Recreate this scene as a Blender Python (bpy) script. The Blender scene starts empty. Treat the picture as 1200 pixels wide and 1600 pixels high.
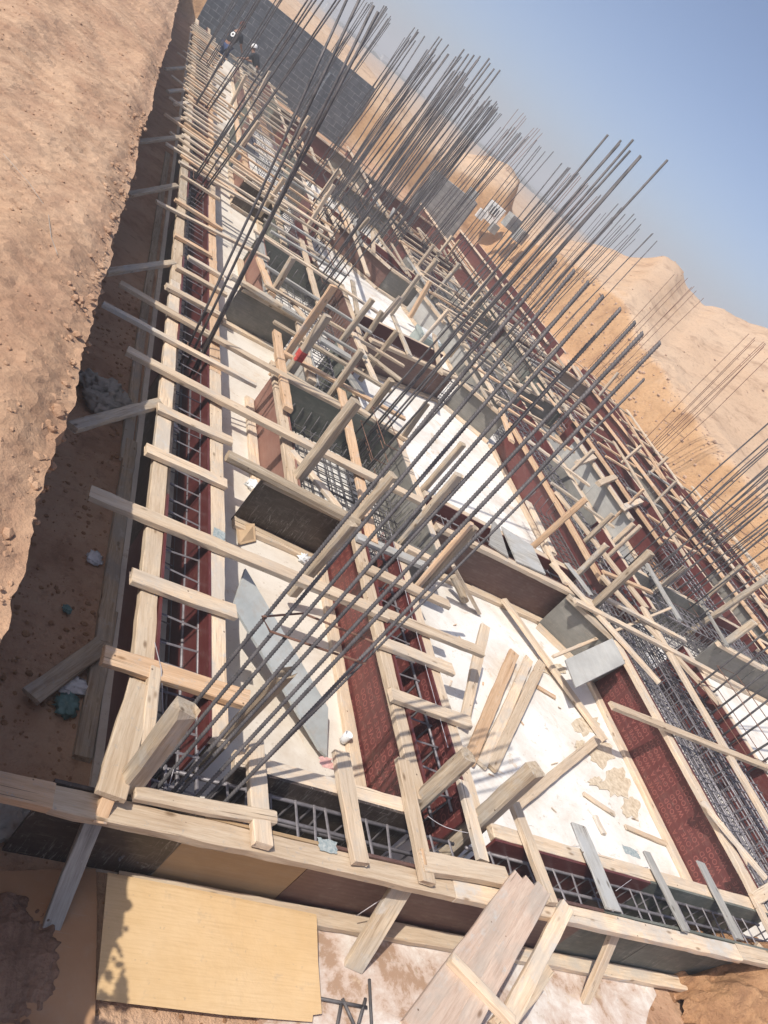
import bpy, math, random
from mathutils import Vector, Matrix, noise
S = bpy.context.scene
COL = S.collection
PI = math.pi
# ------------------------------------------------------------------ camera
FPX = 1235.0
ROLL = math.radians(40.73); PITCH = math.radians(23.617); YAW = math.radians(-31.62)
CAM = Vector((0, 0, 3.5))
_fw = Vector((0, math.cos(PITCH), -math.sin(PITCH)))
_r0 = Vector((1, 0, 0)); _u0 = _r0.cross(_fw)
_R = _r0*math.cos(ROLL) + _u0*math.sin(ROLL)
_U = _u0*math.cos(ROLL) - _r0*math.sin(ROLL)
_Z = Matrix.Rotation(YAW, 3, 'Z')
R3, U3, F3 = _Z @ _R, _Z @ _U, _Z @ _fw
cd = bpy.data.cameras.new('camera'); cam = bpy.data.objects.new('camera', cd); COL.objects.link(cam)
m = Matrix((R3, U3, -F3)).transposed().to_4x4(); m.translation = CAM
cam.matrix_world = m
cd.sensor_fit = 'VERTICAL'; cd.sensor_height = 24.0; cd.lens = 24.0*FPX/1600.0
cd.clip_start = 0.05; cd.clip_end = 6000
S.camera = cam
def P(u, v, z=0.5):
    """world point on the level plane z that the photograph shows at pixel (u, v)"""
    d = R3*((u-600)/FPX) - U3*((v-800)/FPX) + F3
    t = (z-CAM.z)/d.z
    return CAM + d*t
# ------------------------------------------------------------------ light
SUN_EL = math.radians(50.0)
SUN_TO = Vector((-0.970, -0.240, 0)).normalized()          # towards the sun, horizontal
w = bpy.data.worlds.new('World'); S.world = w; w.use_nodes = True
nt = w.node_tree; nt.nodes.clear()
wo = nt.nodes.new('ShaderNodeOutputWorld'); bg = nt.nodes.new('ShaderNodeBackground')
sky = nt.nodes.new('ShaderNodeTexSky'); sky.sky_type = 'NISHITA'; sky.sun_disc = False
sky.sun_elevation = SUN_EL
sky.sun_rotation = math.atan2(SUN_TO.x, SUN_TO.y)
sky.altitude = 0; sky.air_density = 0.5; sky.dust_density = 2.0; sky.ozone_density = 1.6
bg.inputs['Strength'].default_value = 0.15
nt.links.new(sky.outputs[0], bg.inputs[0]); nt.links.new(bg.outputs[0], wo.inputs[0])
sl = bpy.data.lights.new('sun', 'SUN'); sl.energy = 3.7; sl.angle = math.radians(0.53); sl.color = (1.0, 0.93, 0.82)
so = bpy.data.objects.new('sun', sl); COL.objects.link(so)
sdir = Vector((SUN_TO.x*math.cos(SUN_EL), SUN_TO.y*math.cos(SUN_EL), math.sin(SUN_EL)))
so.rotation_euler = sdir.to_track_quat('Z', 'Y').to_euler(); so.location = (-10, -5, 20)
S.view_settings.view_transform = 'Standard'; S.view_settings.look = 'None'
S.view_settings.exposure = 0.29; S.view_settings.gamma = 1.0
S.view_settings.use_curve_mapping = False
S.render.engine = 'CYCLES'
S.render.resolution_x = 768; S.render.resolution_y = 1024

GZ = -0.09            # level of the pit floor
ZT = 0.50             # level of the formwork top
BZ = 1.48             # level of the ground round the pit
rnd = random.Random(7)
# ------------------------------------------------------------------ materials
class NM:
    def __init__(s, name, rough=0.8, spec=0.3):
        s.m = bpy.data.materials.new(name); s.m.use_nodes = True
        s.t = s.m.node_tree; s.b = s.t.nodes['Principled BSDF']
        s.b.inputs['Roughness'].default_value = rough
        s.b.inputs['Specular IOR Level'].default_value = spec
        s.co = s.n('ShaderNodeTexCoord')
    def n(s, k, **kw):
        x = s.t.nodes.new(k)
        for a, b in kw.items(): setattr(x, a, b)
        return x
    def l(s, a, b): s.t.links.new(a, b)
    def vec(s, kind='Object', scale=(1, 1, 1), loc=None):
        mp = s.n('ShaderNodeMapping'); mp.inputs['Scale'].default_value = scale
        s.l(s.co.outputs[kind], mp.inputs['Vector'])
        if loc is not None: s.l(loc, mp.inputs['Location'])
        return mp.outputs[0]
    def noise(s, vec, sc, det=5, rough=0.6, dist=0.0):
        x = s.n('ShaderNodeTexNoise'); x.inputs['Scale'].default_value = sc
        x.inputs['Detail'].default_value = det; x.inputs['Roughness'].default_value = rough
        x.inputs['Distortion'].default_value = dist
        s.l(vec, x.inputs['Vector']); return x.outputs['Fac']
    def ramp(s, fac, stops):
        r = s.n('ShaderNodeValToRGB'); e = r.color_ramp.elements
        while len(e) < len(stops): e.new(0.5)
        for i, (p, c) in enumerate(stops):
            e[i].position = p; e[i].color = (c[0], c[1], c[2], 1) if len(c) == 3 else c
        s.l(fac, r.inputs[0]); return r.outputs['Color']
    def mix(s, fac, a, b, mode='MIX'):
        x = s.n('ShaderNodeMix', data_type='RGBA', blend_type=mode)
        for sock, v in ((x.inputs[0], fac), (x.inputs[6], a), (x.inputs[7], b)):
            if isinstance(v, (int, float)): sock.default_value = v
            elif isinstance(v, tuple): sock.default_value = (v[0], v[1], v[2], 1)
            else: s.l(v, sock)
        return x.outputs[2]
    def math(s, op, a, b=0.0):
        x = s.n('ShaderNodeMath', operation=op)
        for sock, v in ((x.inputs[0], a), (x.inputs[1], b)):
            if isinstance(v, (int, float)): sock.default_value = v
            else: s.l(v, sock)
        return x.outputs[0]
    def color(s, c):
        if isinstance(c, tuple): s.b.inputs['Base Color'].default_value = (c[0], c[1], c[2], 1)
        else: s.l(c, s.b.inputs['Base Color'])
    def bump(s, h, st=0.3, d=0.01):
        x = s.n('ShaderNodeBump'); x.inputs['Strength'].default_value = st; x.inputs['Distance'].default_value = d
        s.l(h, x.inputs['Height']); s.l(x.outputs[0], s.b.inputs['Normal'])
M = {}
def rloc(k, amt=37.0):
    oi = k.n('ShaderNodeObjectInfo'); cx = k.n('ShaderNodeCombineXYZ')
    r = k.math('MULTIPLY', oi.outputs['Random'], amt)
    k.l(r, cx.inputs[0]); k.l(r, cx.inputs[1]); k.l(r, cx.inputs[2])
    return oi.outputs['Random'], cx.outputs[0]
def wood(name, dark, mid, light, grey=(0.36, 0.33, 0.29), gamt=0.5):
    k = NM(name, 0.82, 0.2)
    rn, lc = rloc(k)
    v1 = k.vec('Object', (1.3, 22, 22), lc); v2 = k.vec('Object', (3, 5, 5), lc); v3 = k.vec('Object', (5, 70, 70), lc)
    g = k.noise(v1, 1.6, 6, 0.62, 0.6)
    c = k.ramp(g, [(0.25, dark), (0.45, mid), (0.72, light)])
    fine = k.noise(v3, 2.0, 3, 0.6)
    c = k.mix(k.ramp(fine, [(0.30, (0.5,)*3), (0.55, (0,)*3)]), c, dark)
    blot = k.noise(v2, 1.1, 4, 0.6)
    gf = k.math('MULTIPLY', k.ramp(blot, [(0.42, (0,)*3), (0.62, (1,)*3)]), k.math('MULTIPLY', rn, gamt*1.6))
    c = k.mix(gf, c, grey)
    vo = k.n('ShaderNodeTexVoronoi'); vo.inputs['Scale'].default_value = 2.2
    k.l(k.vec('Object', (1.6, 4, 4), lc), vo.inputs['Vector'])
    kn = k.ramp(vo.outputs['Distance'], [(0.05, (1,)*3), (0.13, (0,)*3)])
    c = k.mix(k.math('MULTIPLY', kn, 0.75), c, (dark[0]*0.4, dark[1]*0.33, dark[2]*0.25))
    spl = k.noise(k.vec('Object', (1, 1, 1), lc), 26, 4, 0.75)
    c = k.mix(k.ramp(spl, [(0.60, (0,)*3), (0.70, (0.7,)*3)]), c, (0.42, 0.40, 0.375))
    cem = k.noise(k.vec('Object', (1, 1.6, 1.6), lc), 5.5, 5, 0.7)
    c = k.mix(k.math('MULTIPLY', k.ramp(cem, [(0.56, (0,)*3), (0.66, (0.75,)*3)]), rn), c, (0.50, 0.48, 0.45))
    ck = k.noise(k.vec('Object', (0.8, 60, 60), lc), 1.5, 2, 0.5)
    c = k.mix(k.ramp(ck, [(0.275, (0.85,)*3), (0.30, (0,)*3)]), c, (0.13, 0.09, 0.06))
    dots = k.n('ShaderNodeTexVoronoi'); dots.inputs['Scale'].default_value = 9.0
    k.l(k.vec('Object', (1, 1, 1), lc), dots.inputs['Vector'])
    c = k.mix(k.ramp(dots.outputs['Distance'], [(0.045, (0.9,)*3), (0.065, (0,)*3)]), c, (0.12, 0.07, 0.045))
    hv = k.n('ShaderNodeHueSaturation'); k.l(c, hv.inputs['Color'])
    k.l(k.math('ADD', k.math('MULTIPLY', rn, 0.34), 0.80), hv.inputs['Value'])
    hv.inputs['Saturation'].default_value = 0.95
    k.color(hv.outputs[0]); k.bump(g, 0.35, 0.006)
    M[name] = k.m
wood('wood', (0.46, 0.325, 0.205), (0.655, 0.505, 0.355), (0.77, 0.635, 0.475), grey=(0.45, 0.41, 0.36), gamt=0.5)
wood('wood_orange', (0.48, 0.29, 0.155), (0.66, 0.43, 0.255), (0.75, 0.54, 0.355), gamt=0.2)
wood('plank_pink', (0.38, 0.26, 0.19), (0.54, 0.40, 0.31), (0.63, 0.50, 0.40), gamt=0.4)
wood('wood_grey', (0.20, 0.185, 0.165), (0.355, 0.34, 0.31), (0.52, 0.50, 0.46), grey=(0.40, 0.405, 0.40), gamt=0.8)
wood('wood_post', (0.25, 0.175, 0.11), (0.47, 0.37, 0.26), (0.64, 0.54, 0.41), gamt=0.6)
def ply(name, base, var, dust=(0.42, 0.36, 0.30), damt=0.25, rough=0.5, scr=0.0, grid=0.0):
    k = NM(name, rough, 0.4)
    rn, lc = rloc(k)
    a = k.noise(k.vec('Object', (1, 1, 1), lc), 3.0, 5, 0.6)
    c = k.mix(k.ramp(a, [(0.35, (0,)*3), (0.7, (1,)*3)]), base, var)
    d = k.noise(k.vec('Object', (2, 2, 5), lc), 4.5, 7, 0.72)
    c = k.mix(k.math('MULTIPLY', k.ramp(d, [(0.50, (0,)*3), (0.80, (1,)*3)]), damt), c, dust)
    gr = k.noise(k.vec('Object', (1.2, 1.2, 26), lc), 2.0, 5, 0.7)
    c = k.mix(k.ramp(gr, [(0.35, (0.28,)*3), (0.6, (0,)*3)]), c, (base[0]*.72, base[1]*.68, base[2]*.66))
    sc2 = k.noise(k.vec('Object', (3, 40, 40), lc), 2.4, 3, 0.6, 0.4)
    c = k.mix(k.ramp(sc2, [(0.66, (0,)*3), (0.72, (0.35,)*3)]), c, dust)
    spk = k.noise(k.vec('Object', (1, 1, 1), lc), 22, 3, 0.7)
    c = k.mix(k.ramp(spk, [(0.68, (0,)*3), (0.74, (0.22,)*3)]), c, dust)
    if scr:
        s = k.noise(k.vec('Object', (26, 26, 3.0), lc), 2.2, 5, 0.75, 1.2)
        s2 = k.noise(k.vec('Object', (1, 1, 1), lc), 2.6, 2, 0.5)
        f = k.math('MULTIPLY', k.ramp(s, [(0.55, (0,)*3), (0.66, (1,)*3)]), k.ramp(s2, [(0.40, (0,)*3), (0.62, (1,)*3)]))
        c = k.mix(k.math('MULTIPLY', f, scr), c, (0.42, 0.40, 0.37))
    if grid:
        wv = k.n('ShaderNodeTexWave', wave_type='BANDS', bands_direction='Z'); wv.inputs['Scale'].default_value = 9
        k.l(k.co.outputs['Object'], wv.inputs['Vector'])
        c = k.mix(k.math('MULTIPLY', wv.outputs['Fac'], grid), c, (base[0]*1.8, base[1]*1.8, base[2]*1.8))
    k.color(c); k.bump(d, 0.12, 0.004)
    M[name] = k.m
ply('ply_maroon', (0.105, 0.026, 0.026), (0.135, 0.038, 0.035), damt=0.16, rough=0.38)
ply('ply_maroon_brown', (0.115, 0.060, 0.050), (0.16, 0.09, 0.075), damt=0.35, rough=0.5, grid=0.25)
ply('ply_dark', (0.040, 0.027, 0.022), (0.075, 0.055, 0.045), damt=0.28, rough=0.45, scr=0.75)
ply('ply_grey', (0.15, 0.145, 0.13), (0.24, 0.235, 0.215), damt=0.4, rough=0.75, scr=0.35)
ply('ply_green_grey', (0.10, 0.11, 0.095), (0.19, 0.20, 0.175), damt=0.35, rough=0.7, scr=0.5)
ply('ply_light_grey', (0.34, 0.34, 0.33), (0.46, 0.46, 0.44), damt=0.3, rough=0.8, scr=0.2)
ply('ply_blue_grey', (0.40, 0.43, 0.43), (0.52, 0.54, 0.53), dust=(0.40, 0.30, 0.22), damt=0.6, rough=0.8, scr=0.2)
ply('ply_yellow_shaded', (0.36, 0.24, 0.13), (0.44, 0.31, 0.18), damt=0.25, rough=0.7)  # yellow plywood toned darker, its shade put into the colour
ply('ply_yellow', (0.62, 0.43, 0.22), (0.70, 0.50, 0.28), dust=(0.48, 0.38, 0.27), damt=0.35, rough=0.75)
def ply_flat(name, a, b, dk):
    k = NM(name, 0.75, 0.25); v = k.vec('Object')
    g = k.noise(k.vec('Object', (2.0, 55, 2)), 2.0, 5, 0.7); m1 = k.noise(v, 2.2, 6, 0.65); f = k.noise(v, 40, 3, 0.6); p = k.noise(v, 9, 5, 0.75)
    c = k.mix(k.ramp(m1, [(0.35, (0,)*3), (0.68, (1,)*3)]), a, b)
    c = k.mix(k.ramp(g, [(0.36, (0.35,)*3), (0.55, (0,)*3)]), c, dk)
    c = k.mix(k.ramp(p, [(0.60, (0,)*3), (0.72, (0.55,)*3)]), c, (0.45, 0.34, 0.23))
    c = k.mix(k.ramp(f, [(0.66, (0,)*3), (0.72, (0.5,)*3)]), c, (0.40, 0.30, 0.21))
    k.color(c); k.bump(k.math('ADD', m1, k.math('MULTIPLY', p, 0.3)), 0.35, 0.02); M[name] = k.m
ply_flat('ply_yellow', (0.64, 0.44, 0.23), (0.70, 0.51, 0.30), (0.50, 0.33, 0.165))
ply('ply_brown', (0.40, 0.22, 0.115), (0.46, 0.27, 0.15), damt=0.3, rough=0.7)
ply('ply_pink_brown', (0.26, 0.13, 0.10), (0.33, 0.18, 0.14), damt=0.3, rough=0.6)
def simple(name, c, rough=0.6, var=0.25, sc=12, spec=0.3, metal=0.0, bump=0.15, c2=None):
    k = NM(name, rough, spec); a = k.noise(k.vec(), sc, 4, 0.65)
    c2 = c2 or tuple(min(1, q*(1+var*1.6)) for q in c)
    k.color(k.ramp(a, [(0.3, tuple(q*(1-var) for q in c)), (0.7, c2)])); k.b.inputs['Metallic'].default_value = metal
    if bump: k.bump(a, bump, 0.01)
    M[name] = k.m
simple('letter', (0.245, 0.085, 0.075), 0.5, 0.15)
simple('steel', (0.085, 0.085, 0.093), 0.6, 0.3, 9, 0.4, 0.2, c2=(0.165, 0.155, 0.16))
simple('steel_rust', (0.17, 0.085, 0.060), 0.8, 0.3, 14, c2=(0.26, 0.15, 0.11))
simple('steel_cage_glint', (0.19, 0.18, 0.20), 0.5, 0.3, 12, 0.5, 0.3, c2=(0.30, 0.28, 0.30))  # steel made paler for the cages, sun glint put into the colour
simple('wire', (0.45, 0.43, 0.46), 0.4, 0.2)
simple('paint_blue', (0.30, 0.42, 0.46), 0.8, 0.45, 45, c2=(0.50, 0.52, 0.50))
simple('paint_red', (0.50, 0.08, 0.07), 0.7, 0.25, 30)
simple('paint_pink', (0.62, 0.36, 0.32), 0.7, 0.2, 30)
simple('paper_white', (0.72, 0.74, 0.76), 0.6, 0.12, 6)
simple('sack', (0.36, 0.33, 0.29), 0.95, 0.2, 8)
simple('teal_plastic', (0.13, 0.24, 0.23), 0.4, 0.3, 8)
simple('pink_plastic', (0.62, 0.40, 0.52), 0.4, 0.15, 8)
simple('bucket_grey', (0.30, 0.34, 0.32), 0.6, 0.12, 6)
simple('skin', (0.28, 0.15, 0.10), 0.6, 0.1)
simple('cloth_black', (0.018, 0.02, 0.026), 0.9, 0.2, 20)
simple('cloth_jeans', (0.04, 0.06, 0.13), 0.9, 0.25, 20)
simple('cloth_white', (0.75, 0.75, 0.74), 0.9, 0.08, 20)
simple('hair_red', (0.10, 0.03, 0.02), 0.8, 0.25, 30)
simple('stone', (0.42, 0.29, 0.21), 0.9, 0.3, 10)
simple('white_block', (0.62, 0.63, 0.62), 0.8, 0.12, 8)
simple('glass_dark', (0.03, 0.035, 0.04), 0.2, 0.1)
simple('shrub_leaf', (0.15, 0.145, 0.095), 0.9, 0.35, 5)
simple('sawdust', (0.60, 0.47, 0.32), 0.95, 0.25, 25, c2=(0.74, 0.65, 0.52))
simple('kraft', (0.46, 0.33, 0.21), 0.85, 0.1, 6)
# ground: sandy, gravelly
def soil(name, a, b, cdark, sc=1.0, bs=0.6, bd=0.03):
    k = NM(name, 0.97, 0.1); v = k.vec('Object')
    big = k.noise(v, 0.45*sc, 5, 0.6); mid = k.noise(v, 4.0*sc, 8, 0.68); fine = k.noise(v, 34*sc, 5, 0.7)
    c = k.mix(k.ramp(big, [(0.35, (0,)*3), (0.65, (1,)*3)]), a, b)
    c = k.mix(k.ramp(mid, [(0.32, (0.85,)*3), (0.54, (0,)*3)]), c, cdark)
    lay = k.noise(k.vec('Object', (2.2, .7, 2.2)), 1.1*sc, 7, 0.7, 0.5)
    c = k.mix(k.ramp(lay, [(0.36, (0.7,)*3), (0.56, (0,)*3)]), c, (cdark[0]*1.15, cdark[1]*1.15, cdark[2]*1.2))
    c = k.mix(k.ramp(fine, [(0.30, (0.5,)*3), (0.48, (0,)*3)]), c, cdark)
    c = k.mix(k.ramp(fine, [(0.62, (0,)*3), (0.75, (0.45,)*3)]), c, (min(1, a[0]*1.35), min(1, a[1]*1.4), min(1, a[2]*1.5)))
    k.color(c)
    h = k.math('ADD', k.math('MULTIPLY', mid, 1.0), k.math('MULTIPLY', fine, 0.35))
    k.bump(h, bs, bd); M[name] = k.m
soil('soil_bank', (0.54, 0.37, 0.25), (0.48, 0.31, 0.20), (0.32, 0.19, 0.12), 0.8, 0.75, 0.04)
soil('soil_pit', (0.33, 0.20, 0.14), (0.40, 0.26, 0.18), (0.13, 0.075, 0.05), 1.6, 0.9, 0.03)
soil('soil_mound', (0.56, 0.33, 0.18), (0.48, 0.275, 0.15), (0.30, 0.165, 0.09), 2.0, 1.0, 0.05)
def terrain_mat():
    k = NM('terrain', 0.97, 0.1); v = k.vec('Object')
    geo = k.n('ShaderNodeNewGeometry'); sx = k.n('ShaderNodeSeparateXYZ'); k.l(geo.outputs['Normal'], sx.inputs[0])
    px = k.n('ShaderNodeSeparateXYZ'); k.l(geo.outputs['Position'], px.inputs[0])
    big = k.noise(v, 0.12, 5, 0.6); mid = k.noise(v, 1.1, 8, 0.68); fine = k.noise(v, 9, 6, 0.7)
    flat = k.mix(k.ramp(big, [(0.35, (0,)*3), (0.65, (1,)*3)]), (0.54, 0.375, 0.25), (0.60, 0.445, 0.315))
    cut = k.mix(k.ramp(mid, [(0.35, (0,)*3), (0.65, (1,)*3)]), (0.47, 0.275, 0.14), (0.54, 0.345, 0.195))
    slope = k.ramp(sx.outputs[2], [(0.55, (1,)*3), (0.93, (0,)*3)])
    c = k.mix(slope, flat, cut)
    pit = k.ramp(k.math('ADD', px.outputs[2], 0.0), [(0.02, (1,)*3), (0.25, (0,)*3)])
    c = k.mix(pit, c, k.mix(k.ramp(mid, [(0.35, (0,)*3), (0.6, (1,)*3)]), (0.46, 0.265, 0.165), (0.56, 0.37, 0.245)))
    c = k.mix(k.ramp(mid, [(0.28, (0.75,)*3), (0.47, (0,)*3)]), c, (0.27, 0.16, 0.10))
    c = k.mix(k.ramp(fine, [(0.30, (0.5,)*3), (0.47, (0,)*3)]), c, (0.24, 0.14, 0.085))
    # scrub darkening of the desert far off (a real plant cover)
    ln = k.n('ShaderNodeVectorMath', operation='LENGTH'); k.l(geo.outputs['Position'], ln.inputs[0])
    far = k.ramp(k.math('DIVIDE', ln.outputs['Value'], 1500.0), [(0.07, (0,)*3), (0.25, (0.55,)*3)])
    scr = k.ramp(k.noise(v, 0.02, 4, 0.6), [(0.42, (0,)*3), (0.6, (1,)*3)])
    c = k.mix(k.math('MULTIPLY', far, scr), c, (0.28, 0.26, 0.19))
    k.color(c)
    h = k.math('ADD', mid, k.math('MULTIPLY', fine, 0.35))
    k.bump(h, 0.8, 0.12); M['terrain'] = k.m
terrain_mat()
def floor_mat(name, white, dirt, lo, hi, sc=1.0, stain=(0.55, 0.47, 0.38)):
    k = NM(name, 0.9, 0.15); v = k.vec('Object')
    a = k.noise(v, 1.3*sc, 9, 0.72, 0.3); b = k.noise(v, 11, 6, 0.7); c3 = k.noise(v, 45, 3, 0.6)
    c = k.mix(k.ramp(a, [(lo, (0,)*3), (hi, (1,)*3)]), white, stain)
    c = k.mix(k.ramp(a, [(hi, (0,)*3), (hi+0.05, (1,)*3)]), c, dirt)
    c = k.mix(k.ramp(b, [(0.62, (0,)*3), (0.69, (0.7,)*3)]), c, (0.46, 0.38, 0.30))
    s1 = k.noise(k.vec('Object', (1, 5, 1)), 7, 4, 0.7, 1.5)
    c = k.mix(k.ramp(s1, [(0.66, (0,)*3), (0.70, (0.55,)*3)]), c, (0.36, 0.32, 0.28))
    e1 = k.noise(v, 2.7*sc, 6, 0.75, 0.8)
    c = k.mix(k.ramp(e1, [(0.60, (0,)*3), (0.64, (0.6,)*3)]), c, (0.60, 0.47, 0.34))
    c = k.mix(k.ramp(c3, [(0.68, (0,)*3), (0.74, (0.6,)*3)]), c, (0.33, 0.29, 0.25))
    k.color(c); k.bump(b, 0.25, 0.006); M[name] = k.m
floor_mat('blinding_white', (0.80, 0.785, 0.755), (0.55, 0.42, 0.30), 0.46, 0.70, stain=(0.60, 0.53, 0.45))
floor_mat('blinding_cream', (0.72, 0.67, 0.60), (0.52, 0.41, 0.31), 0.46, 0.72)
floor_mat('blinding_grey', (0.30, 0.30, 0.29), (0.38, 0.33, 0.27), 0.55, 0.8, stain=(0.42, 0.41, 0.39))
floor_mat('blinding_dirty', (0.74, 0.70, 0.66), (0.40, 0.27, 0.19), 0.38, 0.535, 2.2, stain=(0.56, 0.44, 0.37))
def block_mat(name, c1, c2, mortar, sc=2.5):
    k = NM(name, 0.92, 0.15)
    sp = k.n('ShaderNodeSeparateXYZ'); cb = k.n('ShaderNodeCombineXYZ')
    k.l(k.co.outputs['Object'], sp.inputs[0])
    k.l(k.math('ADD', sp.outputs[0], sp.outputs[1]), cb.inputs[0]); k.l(sp.outputs[2], cb.inputs[1])
    br = k.n('ShaderNodeTexBrick'); k.l(cb.outputs[0], br.inputs['Vector'])
    br.inputs['Color1'].default_value = (*c1, 1); br.inputs['Color2'].default_value = (*c2, 1); br.inputs['Mortar'].default_value = (*mortar, 1)
    br.inputs['Scale'].default_value = 1.0; br.inputs['Brick Width'].default_value = 0.41; br.inputs['Row Height'].default_value = 0.205
    br.inputs['Mortar Size'].default_value = 0.012; br.inputs['Bias'].default_value = 0.1
    n = k.noise(k.vec(), 3.5, 6, 0.7)
    c = k.mix(k.ramp(n, [(0.38, (0.9,)*3), (0.62, (0.1,)*3)]), br.outputs['Color'], (c1[0]*0.72, c1[1]*0.72, c1[2]*0.74))
    n2 = k.noise(k.vec('Object', (1, 1, 4)), 1.1, 5, 0.7)
    c = k.mix(k.ramp(n2, [(0.55, (0,)*3), (0.7, (0.6,)*3)]), c, (min(1, c1[0]*1.7), min(1, c1[1]*1.7), min(1, c1[2]*1.65)))
    k.color(c)
    k.bump(k.math('SUBTRACT', n, br.outputs['Fac']), 0.4, 0.02); M[name] = k.m
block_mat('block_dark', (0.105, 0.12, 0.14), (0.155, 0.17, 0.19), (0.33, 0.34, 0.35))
block_mat('block_light', (0.36, 0.37, 0.36), (0.44, 0.45, 0.43), (0.28, 0.28, 0.27))
# ------------------------------------------------------------------ object helpers
USED = {}
def tag(o, label=None, cat=None, group=None, kind=None):
    if label: o['label'] = label
    if cat: o['category'] = cat
    if group: o['group'] = group
    if kind: o['kind'] = kind
    return o
def link(name, me, parent=None, mat=None):
    o = bpy.data.objects.new(name, me); COL.objects.link(o)
    if mat: me.materials.append(M[mat] if isinstance(mat, str) else mat)
    if parent is not None: o.parent = parent
    return o
def empty(name, loc, label, cat, group=None, rz=0.0):
    o = bpy.data.objects.new(name, None); COL.objects.link(o); o.location = loc; o.rotation_euler.z = rz
    o.empty_display_size = 0.1
    return tag(o, label, cat, group)
def mesh(name, vs, fs, smooth=False):
    me = bpy.data.meshes.new(name); me.from_pydata([tuple(v) for v in vs], [], fs); me.update()
    if smooth:
        for p in me.polygons: p.use_smooth = True
    return me
def frame(p0, p1, up=Vector((0, 0, 1))):
    x = (p1-p0).normalized()
    if abs(x.dot(up)) > 0.98: up = Vector((0.35, 1, 0))
    y = up.cross(x).normalized(); z = x.cross(y)
    mt = Matrix((x, y, z)).transposed().to_4x4(); mt.translation = p0
    return mt
def bar_mesh(L, w, t, seed=0, ch=0.004, bow=0.0, rough=0.0025, skew=0.0, broken=0.0, taper=0.0):
    r = random.Random(seed); n = max(3, min(22, int(L/0.12)))
    vs = []; fs = []; hw, ht = w/2, t/2; c = min(ch, hw*0.7, ht*0.7)
    prof = [(-hw+c, -ht), (hw-c, -ht), (hw, -ht+c), (hw, ht-c), (hw-c, ht), (-hw+c, ht), (-hw, ht-c), (-hw, -ht+c)]
    by = bow*(r.random()-0.5)*2.2; bz = bow*(r.random()-0.5)
    wv = [1+(r.random()-.5)*(.10 if rough else 0) for _ in range(n+1)]; tw = (r.random()-.5)*(.10 if rough else 0)
    for i in range(n+1):
        s = i/n; x = L*s; a = math.sin(PI*s)
        for (y, z) in prof:
            k = 1-taper*s
            xx = x
            if i in (0, n): xx += skew*(y/w if w else 0)*(1 if i else -1) + (r.random()-0.5)*0.012
            if i == n and broken: xx += (r.random()-0.3)*broken
            vs.append((xx, y*k*wv[i]+by*a+(r.random()-0.5)*rough*2, z*k+bz*a+tw*(s-.5)*y+(r.random()-0.5)*rough))
    for i in range(n):
        for j in range(8):
            a, b = i*8+j, i*8+(j+1) % 8
            fs.append((a, b, b+8, a+8))
    fs.append(tuple(range(7, -1, -1))); fs.append(tuple(range(n*8, n*8+8)))
    return mesh('bar', vs, fs)
_seed = [100]
def bar(name, p0, p1, w, t, mat='wood', parent=None, edge=False, up=None, **kw):
    p0 = Vector(p0); p1 = Vector(p1); _seed[0] += 1
    if edge: w, t = t, w
    me = bar_mesh((p1-p0).length, w, t, _seed[0], **kw)
    o = link(name, me, None, mat)
    mt = frame(p0, p1, up or Vector((0, 0, 1)))
    if parent is not None:
        o.parent = parent
        o.matrix_local = parent.matrix_basis.inverted() @ mt
    else: o.matrix_basis = mt
    return o
def box(name, lo, hi, mat, parent=None):
    (x0, y0, z0), (x1, y1, z1) = lo, hi
    c = Vector(((x0+x1)/2, (y0+y1)/2, z0))
    vs = [(x-c.x, y-c.y, z-c.z) for z in (z0, z1) for y in (y0, y1) for x in (x0, x1)]
    fs = [(0, 2, 3, 1), (4, 5, 7, 6), (0, 1, 5, 4), (2, 6, 7, 3), (0, 4, 6, 2), (1, 3, 7, 5)]
    o = link(name, mesh(name, vs, fs), None, mat)
    mt = Matrix.Translation(c)
    if parent is not None: o.parent = parent; o.matrix_local = parent.matrix_basis.inverted() @ mt
    else: o.matrix_basis = mt
    return o
def tube_data(pts, r, n=6, closed=False):
    pts = [Vector(p) for p in pts]; vs = []; fs = []; N = len(pts)
    ref = None
    for i, p in enumerate(pts):
        a = pts[(i-1) % N] if (closed or i > 0) else p; b = pts[(i+1) % N] if (closed or i < N-1) else p
        t = (b-a).normalized()
        if ref is None: ref = t.orthogonal().normalized()
        ref = (ref - t*ref.dot(t)).normalized(); bi = t.cross(ref)
        for j in range(n):
            an = 2*PI*j/n; vs.append(p + (ref*math.cos(an)+bi*math.sin(an))*r)
    for i in range(N if closed else N-1):
        for j in range(n):
            a, b = i*n+j, i*n+(j+1) % n; i2 = (i+1) % N
            fs.append((a, b, i2*n+(j+1) % n, i2*n+j))
    if not closed: fs.append(tuple(range(n-1, -1, -1))); fs.append(tuple(range((N-1)*n, N*n)))
    return vs, fs
def tube(name, pts, r, mat='steel', parent=None, n=6, closed=False):
    p0 = Vector(pts[0])
    vs, fs = tube_data([Vector(p)-p0 for p in pts], r, n, closed)
    o = link(name, mesh(name, vs, fs, True), None, mat); mt = Matrix.Translation(p0)
    if parent is not None: o.parent = parent; o.matrix_local = parent.matrix_basis.inverted() @ mt
    else: o.matrix_basis = mt
    return o
ONES = ['', 'first', 'second', 'third', 'fourth', 'fifth', 'sixth', 'seventh', 'eighth', 'ninth', 'tenth', 'eleventh', 'twelfth', 'thirteenth', 'fourteenth', 'fifteenth', 'sixteenth', 'seventeenth', 'eighteenth', 'nineteenth']
TENS = {2: ('twenty', 'twentieth'), 3: ('thirty', 'thirtieth'), 4: ('forty', 'fortieth'), 5: ('fifty', 'fiftieth'), 6: ('sixty', 'sixtieth'), 7: ('seventy', 'seventieth')}
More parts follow.
